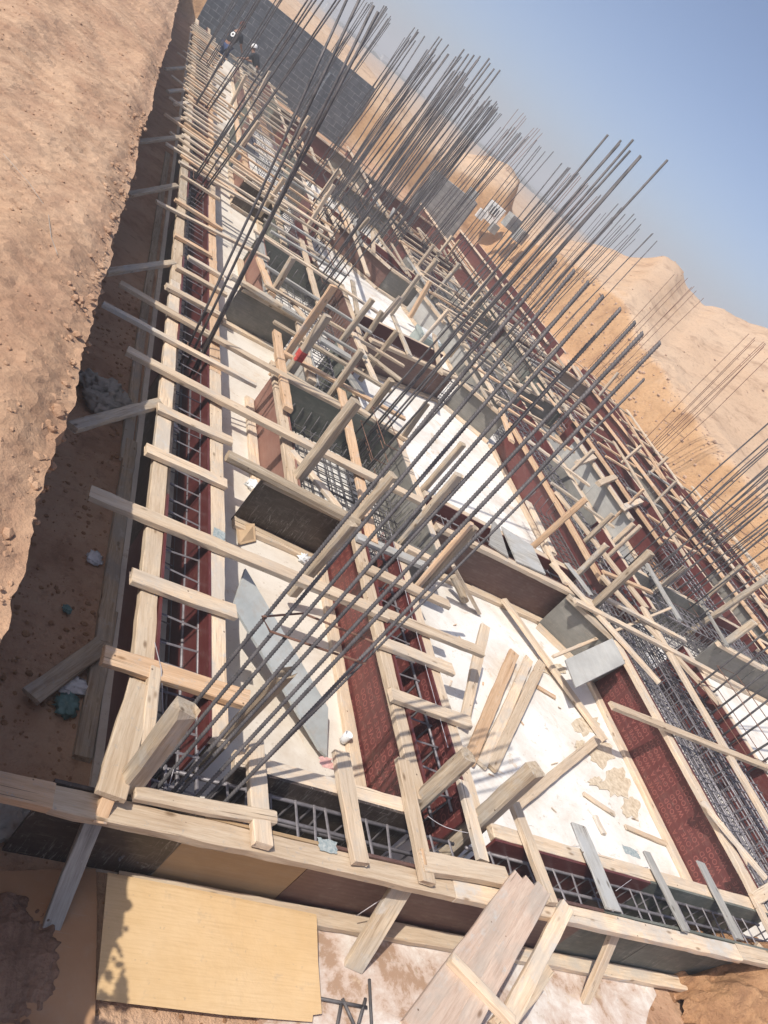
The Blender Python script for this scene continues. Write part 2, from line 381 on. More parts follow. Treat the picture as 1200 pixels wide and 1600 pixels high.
def ordn(n):
    if n < 20: return ONES[n]
    a, b = divmod(n, 10)
    return TENS[a][1] if b == 0 else TENS[a][0]+'-'+ONES[b]
# ------------------------------------------------------------------ ground
def sm(a, b, x):
    t = max(0.0, min(1.0, (x-a)/(b-a))); return t*t*(3-2*t)
def nz(x, y, s, z=0.0): return noise.noise(Vector((x*s, y*s, z)))
PEAK = [(30, 6.5), (42, 6.2), (46, 5.7), (47.8, 5.15), (49.5, 4.75), (50.2, 4.72), (51.3, 4.30), (52.3, 4.38), (53.3, 4.62), (53.9, 4.97), (55.4, 4.98), (56.0, 4.45), (57.0, 3.9), (58.2, 3.55), (59.3, 3.1), (62, 1.9), (64, 1.48)]
def peak(az):
    if az <= PEAK[0][0]: return PEAK[0][1]
    for (a, p), (b, q) in zip(PEAK, PEAK[1:]):
        if az <= b: return p+(q-p)*(az-a)/(b-a)
    return BZ
def hgt(x, y):
    r = math.hypot(x, y); az = math.degrees(math.atan2(y, x)) if r else 0
    xr = 16.35 + 0.28*nz(0, y, 0.5) + 0.12*nz(3, y, 2.0)
    yb = 34.6 + 0.5*nz(x, 1, 0.4)
    wx = sm(xr-0.75, xr+0.45, x + 0.10*nz(x, y, 1.3)); wy = sm(yb-0.1, yb+1.6, y)
    wl = max(wx, wy)
    up = BZ + 0.06*nz(x, y, 0.8) + 0.05*nz(x, y, 2.3)
    up += 0.05*nz(x, y, 5.1)*sm(14, 16, x)*(1-sm(30, 45, r))
    up += 0.13*math.exp(-((x-xr-1.0)/0.9)**2)*(0.7+nz(x, y, 0.7))
    if y > 34 and x < 40: up += 1.25*sm(34.6, 38, y)*(1-sm(9.5, 15, x))*(1-sm(60, 110, y))*(0.85+0.3*nz(x, y, 0.15))
    hill = (peak(az)-BZ)*sm(22, 43, r)*(1-sm(50, 85, r)) if (x > 0 and az > 5) else 0
    up += hill*(1+0.03*nz(x, y, 0.35)+0.02*nz(x, y, 1.1)) + (0.25*nz(x, y, 0.12)+0.12*nz(x, y, 0.5)+0.07*nz(x*.4, y*1.2, 1.5))*sm(25, 40, r)*(1-sm(60, 120, r))*(1 if az < 60 else 0.3)
    mo = 1.75*sm(33, 45, r)*(1-sm(47, 60, r))*sm(64.9, 66.0, az)*(1-sm(68.2, 73.0, az))*(1-.30*sm(66.8, 69.5, az))
    up += mo*(1+0.15*nz(x, y, 0.6))
    if r > 90: up += 0.9*nz(x, y, 0.006)*sm(90, 300, r) + 0.8*sm(300, 1500, r)
    if 0.02 < wl < 0.98: up += (0.30*nz(x*1.2, y, 1.6, 3)+0.24*nz(x, y, 3.7, 5)+0.10*nz(x, y, 8.1, 5))*4*wl*(1-wl)*1.2
    base = GZ + 0.02*nz(x, y, 2.0) + 0.008*nz(x, y, 9.0)
    return base*(1-wl)+up*wl
def axis(parts):
    out = []
    for a, b, st in parts:
        x = a
        while x < b-1e-6: out.append(x); x += st
    out.append(parts[-1][1]); return out
def geo(a, b, f):
    out = []; x = a; st = f
    while x < b: out.append(x); x += st; st *= 1.16
    out.append(b); return out
xs = [-400, -100, -30, -10, -4] + axis([(-2, 0.3, 0.3), (0.3, 1.5, 0.05), (1.5, 15.2, 0.3), (15.2, 17.6, 0.08), (17.6, 45, 0.32)]) + geo(45.6, 1400, 0.7)
ys = [-60, -20, -8] + axis([(-4, 0.8, 0.4), (0.8, 2.6, 0.06), (2.6, 7, 0.10), (7, 30, 0.14), (30, 34, 0.3), (34, 48, 0.25), (48, 62, 0.5)]) + geo(62.6, 1400, 0.8)
vs = [(x, y, hgt(x, y)) for y in ys for x in xs]; nx = len(xs)
fs = [(j*nx+i, j*nx+i+1, (j+1)*nx+i+1, (j+1)*nx+i) for j in range(len(ys)-1) for i in range(nx-1)]
tag(link('ground', mesh('ground', vs, fs, True), None, 'terrain'), kind='structure')
# left bank of the pit: level top, broken edge, rough face
def bank():
    ysb = axis([(-3, 0.6, 0.2), (0.6, 7, 0.035), (7, 16, 0.07), (16, 36, 0.2), (36, 42, 0.5)])
    us = [-60, -30, -14, -8, -5] + axis([(-3.6, -1.6, 0.09), (-1.6, 0.0, 0.04)])
    NF = 34
    vs = []; row = len(us)+NF
    for y in ysb:
        e = 0.43 + 0.055*nz(1, y, 0.7) + 0.03*nz(2, y, 2.6) + 0.022*nz(5, y, 8) + 0.012*nz(7, y, 22) - 0.05*sm(14, 30, y)
        if y < 1.9: e = 0.43 - 0.25*sm(1.9, 0.9, y)*0 - 0.30*(1-sm(0.7, 1.75, y)) + 0.03*nz(5, y, 9)
        for u in us:
            z = BZ + 0.06*nz(u, y*.5, 0.9) + 0.05*nz(u*1.4, y*.35, 1.8) + 0.018*nz(u, y, 6) + 0.012*nz(u, y, 15)
            ed = sm(-0.35, 0, u); z -= 0.07*ed*ed
            vs.append((e+u, y, z))
        z0 = vs[-1][2]
        for k in range(1, NF+1):
            s = k/NF; z = z0 + (GZ-0.05-z0)*s
            a = 0.20*s**1.5 + 0.14*noise.noise(Vector((y*1.6, z*2.6, 4.0))) + 0.075*noise.noise(Vector((y*4.5, z*5.5, 7.0))) + 0.03*noise.noise(Vector((y*13, z*13, 1.0)))
            a += -0.07*math.sin(min(1, s*3)*PI)*0.7
            vs.append((e+a*min(1, s*7)-0.02, y+0.02*noise.noise(Vector((y*9, z*9, 3))), z))
    fs = [(j*row+i, j*row+i+1, (j+1)*row+i+1, (j+1)*row+i) for j in range(len(ysb)-1) for i in range(row-1)]
    tag(link('earth_bank', mesh('earth_bank', vs, fs, False), None, 'soil_bank'), kind='structure')
bank()
def rock_data(c, r, rg, sub=0):
    base = [(0, 0, 1), (0.894, 0, 0.447), (0.276, 0.851, 0.447), (-0.724, 0.526, 0.447), (-0.724, -0.526, 0.447), (0.276, -0.851, 0.447),
            (0.724, 0.526, -0.447), (-0.276, 0.851, -0.447), (-0.894, 0, -0.447), (-0.276, -0.851, -0.447), (0.724, -0.526, -0.447), (0, 0, -1)]
    f = [(0, 1, 2), (0, 2, 3), (0, 3, 4), (0, 4, 5), (0, 5, 1), (1, 6, 2), (2, 7, 3), (3, 8, 4), (4, 9, 5), (5, 10, 1), (1, 10, 6), (2, 6, 7), (3, 7, 8), (4, 8, 9), (5, 9, 10), (6, 11, 7), (7, 11, 8), (8, 11, 9), (9, 11, 10), (10, 11, 6)]
    sx, sy, sz = rg.uniform(.7, 1.3), rg.uniform(.7, 1.3), rg.uniform(.5, .85)
    v = [(c[0]+x*r*sx*rg.uniform(.8, 1.15), c[1]+y*r*sy*rg.uniform(.8, 1.15), c[2]+z*r*sz) for x, y, z in base]
    return v, f
def pebbles(name, pts, mat, label=None):
    rg = random.Random(3); vs = []; fs = []
    for c, r in pts:
        v, f = rock_data(c, r, rg); o = len(vs); vs += v; fs += [tuple(i+o for i in q) for q in f]
    return tag(link(name, mesh(name, vs, fs, False), None, mat), label, 'gravel', None, 'stuff')
rg = random.Random(5); pts = []
for i in range(4200):
    y = 0.8 + 14*rg.random()**1.7; u = -2.6*rg.random()**1.2
    r = 0.004+0.014*rg.random()**4
    if rg.random() < 0.006: r = 0.035
    pts.append(((0.42+u, y, BZ+0.06*nz(u, y*.5, 0.9)+0.05*nz(u*1.4, y*.35, 1.8)+0.018*nz(u, y, 6)-0.07*sm(-0.35, 0, u)**2), r))
for i in range(900):
    y = 1.2+9*rg.random()**1.4; r = .012+.045*rg.random()**3
    pts.append(((.43+.06*rg.random()-.02+.055*nz(1, y, .7), y, BZ-.10-1.3*rg.random()), r) if i % 2 else ((.40-.25*rg.random()**2, y, BZ-.03), r*.6))
pebbles('bank_gravel', pts, 'soil_bank', 'loose pebbles and clods scattered over the top of the sandy earth bank')
pts = []
for i in range(2600):
    if i % 3: y = 1.2+8*rg.random()**1.3; x = 0.45+0.8*rg.random()**1.3
    else: x = 0.6+5.5*rg.random(); y = 1.0+1.05*rg.random()
    pts.append(((x, y, GZ+0.004), 0.005+0.02*rg.random()**4))
pebbles('trench_gravel', pts, 'soil_mound', 'reddish clods and gravel littering the shaded trench floor beside the formwork')
rg = random.Random(15); pts = []
for i in range(3200):
    x = 16.6+34*rg.random()**1.4; y = 6+44*rg.random()
    r_ = .012+.05*rg.random()**5
    pts.append(((x, y, hgt(x, y)), r_))
for i in range(1500):
    y = 6+24*rg.random(); x = 15.55+1.3*rg.random()
    pts.append(((x, y, hgt(x, y)), .012+.06*rg.random()**3))
pebbles('plateau_stones', pts, 'stone', 'stones and clods strewn over the sandy ground and cut slope on the right')
# blinding floors between the beams, thin lean concrete sheets
def sheet(name, poly, z, mat, th=0.006, wob=0.0, seed=1):
    r = random.Random(seed); pts = []
    n = len(poly)
    for i in range(n):
        a = Vector(poly[i]); b = Vector(poly[(i+1) % n]); k = max(1, int((b-a).length/0.12)) if wob else 1
        for j in range(k):
            p = a.lerp(b, j/k); nn = Vector((-(b-a).y, (b-a).x)).normalized() if wob else Vector((0, 0))
            pts.append(p+nn*(wob*(r.random()-0.5)+wob*1.5*noise.noise(Vector((p.x*3, p.y*3, seed)))))
    N = len(pts)
    vs = [(p.x, p.y, z) for p in pts]+[(p.x, p.y, z-th) for p in pts]
    fs = [tuple(range(N))]+[(i, i+N, (i+1) % N+N, (i+1) % N) for i in range(N)]
    me = mesh(name, vs, fs)
    o = link(name, me, None, mat)
    return tag(o, kind='structure')
F1 = GZ+0.034
sheet('concrete_floor', [(1.35, 2.2), (3.3, 2.2), (3.3, 34), (1.35, 34)], F1, 'blinding_cream', 0.05)
sheet('concrete_floor', [(3.304, 2.2), (8.6, 2.2), (8.6, 8.9), (7.9, 8.9), (7.9, 24), (3.304, 24)], F1, 'blinding_white', 0.05)
sheet('concrete_floor', [(7.904, 8.904), (10.9, 8.904), (10.9, 24), (7.904, 24)], F1, 'blinding_grey', 0.05)
sheet('concrete_floor', [(8.604, 2.2), (15.3, 2.2), (15.3, 8.9), (8.604, 8.9)], F1, 'blinding_white', 0.05)
sheet('concrete_floor', [(2.7, 1.25), (4.1, 1.2), (5.3, 1.55), (5.6, 1.9), (5.7, 2.2), (1.9, 2.196), (2.0, 1.9)], F1-0.002, 'blinding_dirty', 0.05, 0.10, 4)
rg = random.Random(9)
for n_, (u, v_, ru, rv) in enumerate([(915, 1135, 22, 14), (938, 1178, 20, 20), (962, 1225, 22, 24), (985, 1262, 14, 16), (930, 1222, 10, 8), (862, 1046, 20, 10), (905, 1165, 8, 8)]):
    ring = []
    for k_ in range(22):
        a_ = 2*PI*k_/22; q_ = 1+.45*noise.noise(Vector((math.cos(a_)*2, math.sin(a_)*2, n_*3.1)))+rg.uniform(-.22, .22)
        ring.append(tuple(P(u+math.cos(a_)*ru*q_, v_+math.sin(a_)*rv*q_, F1)[:2]))
    sheet('sawdust_spill', ring, F1+.005+.0012*n_, 'sawdust', 0.003)
# ------------------------------------------------------------------ formwork sides
LN = ['LOVE A WOOD ', 'WOOD LOVE A ']
def lettering(parent, L, h, flip):
    """rows of stamped words on a film faced sheet"""
    cu = bpy.data.curves.new('lettering', 'FONT'); cu.size = 0.066; cu.space_character = 1.15
    rep = max(1, int(L/0.46)); row = ('LOVE A  WOOD  '*rep).rstrip()
    nrow = int(h/0.074); cu.body = '\n'.join([row]*nrow); cu.space_line = 1.12; cu.offset = 0.0012
    tmp = bpy.data.objects.new('tmp', cu); COL.objects.link(tmp)
    dg = bpy.context.evaluated_depsgraph_get(); me = bpy.data.meshes.new_from_object(tmp.evaluated_get(dg))
    bpy.data.objects.remove(tmp); me.name = 'lettering'; me.materials.clear()
    o = link('lettering', me, parent, 'letter')
    return o
def side(label, p0, p1, inn, mat='ply_maroon', rail='wood', rw=0.11, h=None, base=True, text=False, top=ZT, rails=True, name='formwork_side', group='formwork sides', th=0.018, z0=GZ+0.03, sheetlen=2.44, base_from=0.0, baserail='wood', jit=0.012, over=0.0, topmats=None):
    """one shuttered side: plywood sheets, a rail nailed along the top and one along the foot.  inn = +1 when the beam lies left of p0->p1"""
    p0 = Vector((p0[0], p0[1], 0)); p1 = Vector((p1[0], p1[1], 0)); d = (p1-p0); L = d.length; d.normalize()
    nrm = Vector((-d.y, d.x, 0))*inn
    t = empty(name, (p0.x, p0.y, GZ), label, 'formwork', group, math.atan2(d.y, d.x))
    inv = t.matrix_basis.inverted()
    mt_t = Matrix.Translation(t.location) @ Matrix.Rotation(t.rotation_euler.z, 4, 'Z')
    inv = mt_t.inverted()
    yl = inn
    def local_bar(nm, x0, x1, yc, zc, w, tt, mt, **kw):
        _seed[0] += 1
        me = bar_mesh(x1-x0, w, tt, _seed[0], **kw); o = link(nm, me, t, mt)
        o.location = (x0, yc, zc-GZ); return o
    # sheets
    n = max(1, int(math.ceil(L/sheetlen))); a = 0.0
    for i in range(n):
        b = L*(i+1)/n
        mi = mat[i % len(mat)] if isinstance(mat, (list, tuple)) else mat
        dz = 0 if i % 2 == 0 else -0.006
        y0 = yl*rw; y1 = yl*(rw+th)
        off = 0.0 if i % 2 == 0 else yl*0.002
        vs = [(x-a, y, z) for z in (z0-GZ, top+0.003+dz-GZ) for y in (min(y0, y1)+off, max(y0, y1)+off) for x in (a, b-0.003)]
        f = [(0, 2, 3, 1), (4, 5, 7, 6), (0, 1, 5, 4), (2, 6, 7, 3), (0, 4, 6, 2), (1, 3, 7, 5)]
        o = link('plywood_sheet', mesh('plywood_sheet', vs, f), t, mi); o.location = (a, 0, 0)
        if text:
            for face in ((-1, 1) if text == 2 else (text,)):
                le = lettering(o, b-a-0.1, top-z0-0.04, 0)
                # face = -1: outside face of the sheet, +1: face towards the beam
                yy = (min(y0, y1)-0.0015 if (face*yl) < 0 else max(y0, y1)+0.0015)+off
                outward = -1 if (face*yl) < 0 else 1
                rx = Matrix.Rotation(PI/2, 4, 'X') if outward < 0 else Matrix.Rotation(PI, 4, 'Z') @ Matrix.Rotation(PI/2, 4, 'X')
                # stamped upside down
                flipm = Matrix.Rotation(PI, 4, 'Y')
                mm = flipm @ rx
                # place so that rows fill the sheet
                cx = 0.05 if (mm @ Vector((1, 0, 0))).x > 0 else b-a-0.06
                up = (mm @ Vector((0, 1, 0))).z
                cz = (top-GZ-0.07) if up > 0 else (z0-GZ+0.05)
                le.matrix_local = Matrix.Translation((cx, yy, cz)) @ mm
        a = b
    if rails:
        x = -over
        while x < L+over-0.05:
            ln = min(rnd.uniform(2.2, 3.8), L+over-x)
            if L+over-x-ln < 0.6: ln = L+over-x
            mt = rail if isinstance(rail, str) else rail[rnd.randrange(len(rail))]
            local_bar('top_rail', x, x+ln-0.004, yl*rw/2+rnd.uniform(-jit, jit)*0.5, top-0.0275+rnd.uniform(-0.004, 0.003), rw-0.004, 0.05, mt, bow=0.006, ch=0.004)
            x += ln
    if base:
        x = -over+base_from
        while x < L+over-0.05:
            ln = min(rnd.uniform(2.2, 3.8), L+over-x)
            if L+over-x-ln < 0.6: ln = L+over-x
            local_bar('foot_rail', x, x+ln-0.01, yl*(rw-0.058)+rnd.uniform(-jit, 0)*yl, z0+0.030, 0.10, 0.045, baserail, bow=0.006)
            x += ln
    return t
def cross(label, a, b, z=None, w=0.10, t=0.035, mat='wood', edge=False, group='cross boards over the formwork', name='cross_board', cat='timber board', **kw):
    z = z if z is not None else ZT+0.005+(w if edge else t)/2
    return tag(bar(name, (a[0], a[1], z), (b[0], b[1], z), w, t, mat, None, edge, bow=kw.pop('bow', 0.008), **kw), label, cat, group)
def px(label, a, b, w=0.10, t=0.035, mat='wood', edge=False, name='timber_board', cat='timber board', group=None, **kw):
    """a timber given by where its two ends are seen and how high they lie"""
    return tag(bar(name, P(*a), P(*b), w, t, mat, None, edge, bow=kw.pop('bow', 0.006), **kw), label, cat, group)

# first long beam, along the left bank
side('outer dark maroon side of the long left beam, along the shaded trench', (1.28, 2.24), (1.28, 33), -1, ['ply_maroon', 'ply_dark'], ['wood', 'wood', 'wood_post'], 0.12, base=False, text=0)
side('inner maroon side of the long left beam, facing the white rooms', (1.86, 33), (1.86, 2.66), -1, 'ply_maroon', ['wood', 'wood', 'wood_orange'], 0.12, base=False, text=0)
# front beam
fr = side('outer side of the front beam nearest the camera, brown and shade-coloured yellow sheets', (0.98, 2.07), (12.6, 2.07), 1, ['ply_dark', 'ply_yellow_shaded', 'ply_maroon_brown', 'ply_maroon_brown', 'ply_maroon_brown', 'ply_green_grey', 'ply_green_grey', 'ply_green_grey', 'ply_maroon_brown', 'ply_maroon_brown', 'ply_maroon_brown', 'ply_grey', 'ply_grey', 'ply_grey', 'ply_grey', 'ply_grey'], ['wood', 'wood'], 0.12, baserail='wood', sheetlen=0.75, over=0.0, base_from=0.55)
bar('top_rail', (-1.2, 2.13, 0.475), (0.985, 2.13, 0.475), 0.12, 0.05, 'wood_orange', fr)
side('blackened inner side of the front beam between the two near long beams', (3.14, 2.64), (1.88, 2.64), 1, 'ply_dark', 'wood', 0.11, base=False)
side('dark inner side of the front beam beside the white floor with loose boards', (6.9, 2.64), (3.75, 2.64), 1, ['ply_green_grey', 'ply_maroon'], ['wood', 'wood'], 0.11, base=False)
side('inner side of the front beam at the far right', (12.6, 2.64), (8.75, 2.64), 1, ['ply_maroon'], ['wood'], 0.11)
# second long beam
side('left side of the second beam, sunlit maroon sheet stamped with words', (3.13, 5.42), (3.13, 2.66), 1, 'ply_maroon', ['wood'], 0.11, text=-1, sheetlen=2.8)
side('right side of the second beam between the front beam and the column box', (3.72, 2.66), (3.72, 5.42), 1, 'ply_maroon', 'wood', 0.11, text=1, sheetlen=2.8)
# boxes along the second beam
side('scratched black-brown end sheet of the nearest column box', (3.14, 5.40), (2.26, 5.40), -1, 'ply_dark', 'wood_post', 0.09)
side('maroon left side of the nearest column box', (2.49, 7.85), (2.49, 5.52), 1, ['ply_pink_brown'], ['wood_orange', 'wood'], 0.11)
side('green-grey far end sheet of the nearest column box', (2.62, 7.80), (4.25, 7.80), -1, 'ply_green_grey', 'wood_post', 0.07, base=False)
side('grey right side of the nearest column box', (4.30, 5.44), (4.30, 7.8), 1, 'ply_grey', ['wood'], 0.11)
side('short grey end sheet at the near right corner of the column box', (4.26, 5.40), (3.78, 5.40), -1, 'ply_grey', 'wood', 0.09)
side('grey-brown end sheet of the second column box, behind the nearest one', (3.15, 9.62), (2.22, 9.50), -1, 'ply_grey', 'wood_post', 0.10)
side('left side of the second beam between the first two column boxes', (3.00, 9.5), (3.00, 7.95), 1, 'ply_light_grey', 'wood', 0.11)
side('right side of the second beam between the first two column boxes', (3.75, 7.95), (3.75, 9.6), 1, 'ply_green_grey', 'wood', 0.11)
side('pink-brown left side of the second column box', (2.55, 12.3), (2.55, 9.72), 1, 'ply_pink_brown', ['wood', 'wood_grey'], 0.11)
side('right side of the second column box', (4.25, 9.7), (4.25, 12.5), 1, 'ply_maroon_brown', 'wood', 0.11)
side('far end sheet of the second column box', (2.62, 12.4), (4.2, 12.5), -1, 'ply_green_grey', 'wood', 0.09, base=False)
side('left side of the second beam before the third column box', (3.05, 15.0), (3.05, 12.55), 1, 'ply_green_grey', 'wood', 0.11)
side('right side of the second beam before the third column box', (3.75, 12.6), (3.75, 15.0), 1, 'ply_maroon', 'wood', 0.11)
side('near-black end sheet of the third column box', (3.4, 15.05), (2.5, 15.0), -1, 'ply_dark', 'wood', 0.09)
side('pink-brown left side of the third column box', (2.50, 17.5), (2.50, 15.12), 1, 'ply_pink_brown', 'wood_orange', 0.11)
side('pale green-grey left side of the fourth column box', (2.42, 20.4), (2.42, 17.7), 1, 'ply_green_grey', 'wood_orange', 0.11)
side('left side of the second beam far off, near the crouching worker', (2.9, 31), (2.9, 20.6), 1, ['ply_maroon', 'ply_green_grey'], 'wood', 0.11)
side('right side of the second beam far off', (4.2, 15.1), (4.2, 31), 1, ['ply_maroon', 'ply_dark', 'ply_green_grey'], 'wood', 0.11)
# cross beam one
side('near side of the first cross beam, brown sheet facing the front room', (6.85, 6.16), (4.36, 6.08), -1, ['ply_maroon_brown'], ['wood'], 0.10, sheetlen=2.6)
side('far side of the first cross beam', (4.36, 6.75), (6.85, 6.8), -1, 'ply_maroon', 'wood', 0.10)
side('grey corner sheet beside the first cross beam and the third beam', (6.86, 5.62), (6.32, 6.06), -1, 'ply_grey', 'wood_post', 0.08)
# cross beam two
side('near side of the second cross beam, maroon-brown sheet', (6.45, 11.45), (4.45, 10.62), -1, ['ply_maroon_brown'], 'wood', 0.10, sheetlen=3)
side('dark grey corner sheet at the end of the second cross beam', (7.40, 10.95), (6.52, 11.4), -1, 'ply_grey', 'wood', 0.10)
side('far side of the second cross beam', (4.3, 11.55), (6.3, 12.3), -1, 'ply_maroon', 'wood', 0.10)
side('near side of the third cross beam, maroon-brown sheet', (6.05, 16.0), (4.3, 17.3), -1, ['ply_maroon_brown'], 'wood', 0.10, sheetlen=3)
side('mottled grey sheet ending the third cross beam', (7.1, 16.0), (6.1, 16.0), -1, 'ply_grey', 'wood', 0.10)
side('pale grey corner sheet below the third cross beam', (7.1, 14.6), (6.75, 15.9), -1, 'ply_light_grey', 'wood', 0.10)
side('far side of the third cross beam', (4.4, 17.9), (7.1, 17.0), -1, 'ply_maroon', 'wood', 0.10)
side('near side of the fourth cross beam far back', (9.8, 21.8), (4.3, 22.4), -1, ['ply_maroon', 'ply_grey'], 'wood', 0.10)
side('near side of the fifth cross beam far back', (10.4, 26.6), (4.3, 27.2), -1, ['ply_maroon', 'ply_grey'], 'wood', 0.10)
# third beam (wide)
side('left side of the wide third beam, maroon sheet in sun and bar shadow', (6.84, 5.6), (6.84, 2.66), 1, 'ply_maroon', ['wood_orange', 'wood'], 0.11, text=-1, sheetlen=3)
side('right side of the wide third beam', (8.78, 2.66), (8.78, 6.3), 1, 'ply_maroon', 'wood', 0.10)
side('sunlit maroon left side of the third beam beyond the first cross beam', (7.42, 10.9), (7.42, 6.9), 1, 'ply_maroon', ['wood_orange', 'wood_orange'], 0.11, sheetlen=4.2)
side('right side of the third beam beyond the first cross beam', (8.55, 6.9), (8.55, 12.6), 1, ['ply_maroon', 'ply_grey'], 'wood', 0.10)
side('left side of the third beam beyond the second cross beam', (7.45, 16), (7.45, 11.6), 1, ['ply_light_grey', 'ply_grey'], 'wood', 0.11)
side('right side of the third beam beyond the second cross beam', (8.5, 12.8), (8.5, 20.5), 1, ['ply_grey', 'ply_maroon'], 'wood', 0.10)
side('left side of the third beam near the block wall', (7.3, 30), (7.3, 17.1), 1, ['ply_maroon', 'ply_grey'], 'wood', 0.11)
# fourth beam
side('grey left kerb sheet of the fourth beam with small cleats', (9.98, 12.6), (9.98, 9.9), 1, 'ply_light_grey', 'wood', 0.10)
side('maroon left side of the fourth beam in full sun', (10.62, 13.9), (10.62, 9.6), 1, 'ply_maroon', ['wood_orange'], 0.10, sheetlen=4.4)
side('right side of the fourth beam', (11.7, 7.5), (11.7, 14), 1, 'ply_maroon', 'wood', 0.10)
side('left side of the fourth beam farther back', (10.4, 21), (10.4, 14.1), 1, ['ply_green_grey', 'ply_grey'], 'wood', 0.10)
side('right side of the fourth beam farther back', (11.6, 14.2), (11.6, 22), 1, ['ply_maroon'], 'wood', 0.10)
side('left side of the fourth beam near the block wall', (10.7, 30), (10.7, 21.4), 1, ['ply_maroon'], 'wood', 0.10)
side('brown-grey near sheet of the box in the right rear room', (11.2, 6.9), (10.05, 6.9), -1, 'ply_grey', 'wood', 0.10)
side('near side of the right cross beam', (14.3, 7.0), (11.3, 6.95), -1, ['ply_maroon', 'ply_grey'], 'wood', 0.10)
side('far side of the right cross beam', (8.7, 7.9), (14.3, 8.0), -1, ['ply_grey', 'ply_maroon'], 'wood', 0.10)
# fifth, outer beam by the right bank
side('left side of the outer right beam', (13.9, 20), (13.9, 8.2), 1, 'ply_maroon', ['wood_orange'], 0.10)
side('second inner side of the outer right beam', (14.55, 8.2), (14.55, 20), 1, 'ply_maroon', ['wood_orange'], 0.10)
side('outer side of the right beam, at the foot of the sandy bank', (15.15, 6.6), (15.15, 21), 1, 'ply_maroon', ['wood'], 0.10)
side('left side of the middle right beam', (12.7, 16), (12.7, 8.2), 1, ['ply_maroon', 'ply_grey'], ['wood_orange'], 0.10)
side('outer right beam side far back', (14.2, 21), (14.2, 31), 1, 'ply_maroon', ['wood'], 0.10)
side('inner right beam side far back', (13.1, 31), (13.1, 20.5), 1, 'ply_maroon', ['wood'], 0.10)
side('near side of the sixth cross beam', (14.0, 18.4), (8.6, 18.2), -1, ['ply_grey', 'ply_maroon'], 'wood', 0.10)
side('near side of the cross beam between the third and fourth beams', (10.5, 14.1), (8.6, 13.6), -1, ['ply_grey'], 'wood', 0.10)

# ------------------------------------------------------------------ cages of reinforcement
def cage(label, p0, p1, w=0.33, z0=0.0, z1=0.37, sp=0.17, nb=2, r=0.010, mat='steel_cage_glint', jit=0.02, group='beam reinforcement cages', mid=False, name='beam_rebar_cage'):
    p0 = Vector((p0[0], p0[1], 0)); p1 = Vector((p1[0], p1[1], 0)); L = (p1-p0).length; d = (p1-p0).normalized()
    t = empty(name, (p0.x, p0.y, 0), label, 'rebar cage', group, math.atan2(d.y, d.x))
    rows = [z0, z1] + ([(z0+z1)/2] if mid else [])
    for z in rows:
        for k in range(nb):
            y = -w/2 + w*k/(nb-1)
            pts = [(0, y+rnd.uniform(-jit, jit)*.4, z), (L*.5, y+rnd.uniform(-jit, jit)*.6, z+rnd.uniform(-.01, .01)), (L, y+rnd.uniform(-jit, jit)*.4, z)]
            v, f = tube_data(pts, r, 6); link('long_bar', mesh('long_bar', v, f, True), t, mat)
    q = [(0, -w/2-.012, z0-.012), (0, w/2+.012, z0-.012), (0, w/2+.012, z1+.012), (0, -w/2-.012, z1+.012)]
    v, f = tube_data(q, r*.72, 5, True); me = mesh('stirrup', v, f); me.materials.append(M[mat])
    n = min(70, int(L/sp))
    for i in range(n):
        s = bpy.data.objects.new('stirrup', me); COL.objects.link(s); s.parent = t
        s.location = (L*(i+.5)/n+rnd.uniform(-jit, jit), 0, 0); s.rotation_euler = (0, rnd.uniform(-.09, .09), rnd.uniform(-.12, .12))
    return t
L1C = 1.57
cage('rebar cage in the left beam beside the front corner', (L1C, 2.3), (L1C, 7.2), 0.30, sp=0.19, mid=True, r=.011)
cage('rebar cage in the left beam before the second column', (L1C, 7.3), (L1C, 12.6), 0.30, sp=0.2)
cage('rebar cage in the left beam past the second column', (L1C, 12.7), (L1C, 19), 0.30, sp=0.2)
cage('rebar cage in the far part of the left beam', (L1C, 19.1), (L1C, 31), 0.30, sp=0.25)
cage('rebar cage in the front beam between the two near long beams', (1.5, 2.365), (3.5, 2.365), 0.27, sp=0.14, r=.012, nb=3, mid=True)
cage('rebar cage in the front beam below the grey cross boards', (3.6, 2.365), (6.9, 2.365), 0.27, sp=0.15, r=.012, nb=3, mid=True)
cage('rebar cage at the right end of the front beam', (7.0, 2.365), (12.0, 2.365), 0.27, sp=0.17, r=.011, nb=3, mid=True)
cage('rebar cage in the second beam beside the stamped maroon sheet', (3.43, 2.75), (3.43, 5.5), 0.28, sp=0.19, mid=True, r=.011)
cage('rebar cage in the second beam between the first two column boxes', (3.40, 7.9), (3.40, 9.6), 0.3, sp=0.12)
cage('rebar cage in the second beam before the third column box', (3.43, 12.4), (3.43, 15.2), 0.3, sp=0.15)
cage('rebar cage in the far part of the second beam', (3.5, 17), (3.5, 30), 0.4, sp=0.25)
cage('rebar cage in the first cross beam', (4.3, 6.45), (6.9, 6.5), 0.3, sp=0.2)
cage('rebar cage in the second cross beam', (4.3, 11.05), (7.2, 11.9), 0.3, sp=0.18)
cage('rebar cage in the third cross beam', (4.3, 17.7), (7.2, 16.6), 0.3, sp=0.18)
cage('left rebar cage in the wide third beam', (7.28, 2.8), (7.28, 6.8), 0.56, nb=6, sp=0.11, mid=True, r=.0095)
cage('right rebar cage in the wide third beam', (8.25, 2.8), (8.25, 6.8), 0.66, nb=6, sp=0.11, mid=True, r=.0095)
cage('rebar cage in the third beam beyond the first cross beam', (8.05, 6.9), (8.05, 12.5), 0.6, nb=4, sp=0.14)
cage('rebar cage in the third beam beyond the second cross beam', (8.05, 12.6), (8.05, 20), 0.6, nb=4, sp=0.2)
cage('rebar cage in the fourth beam', (11.2, 7.2), (11.2, 14), 0.6, nb=4, sp=0.17)
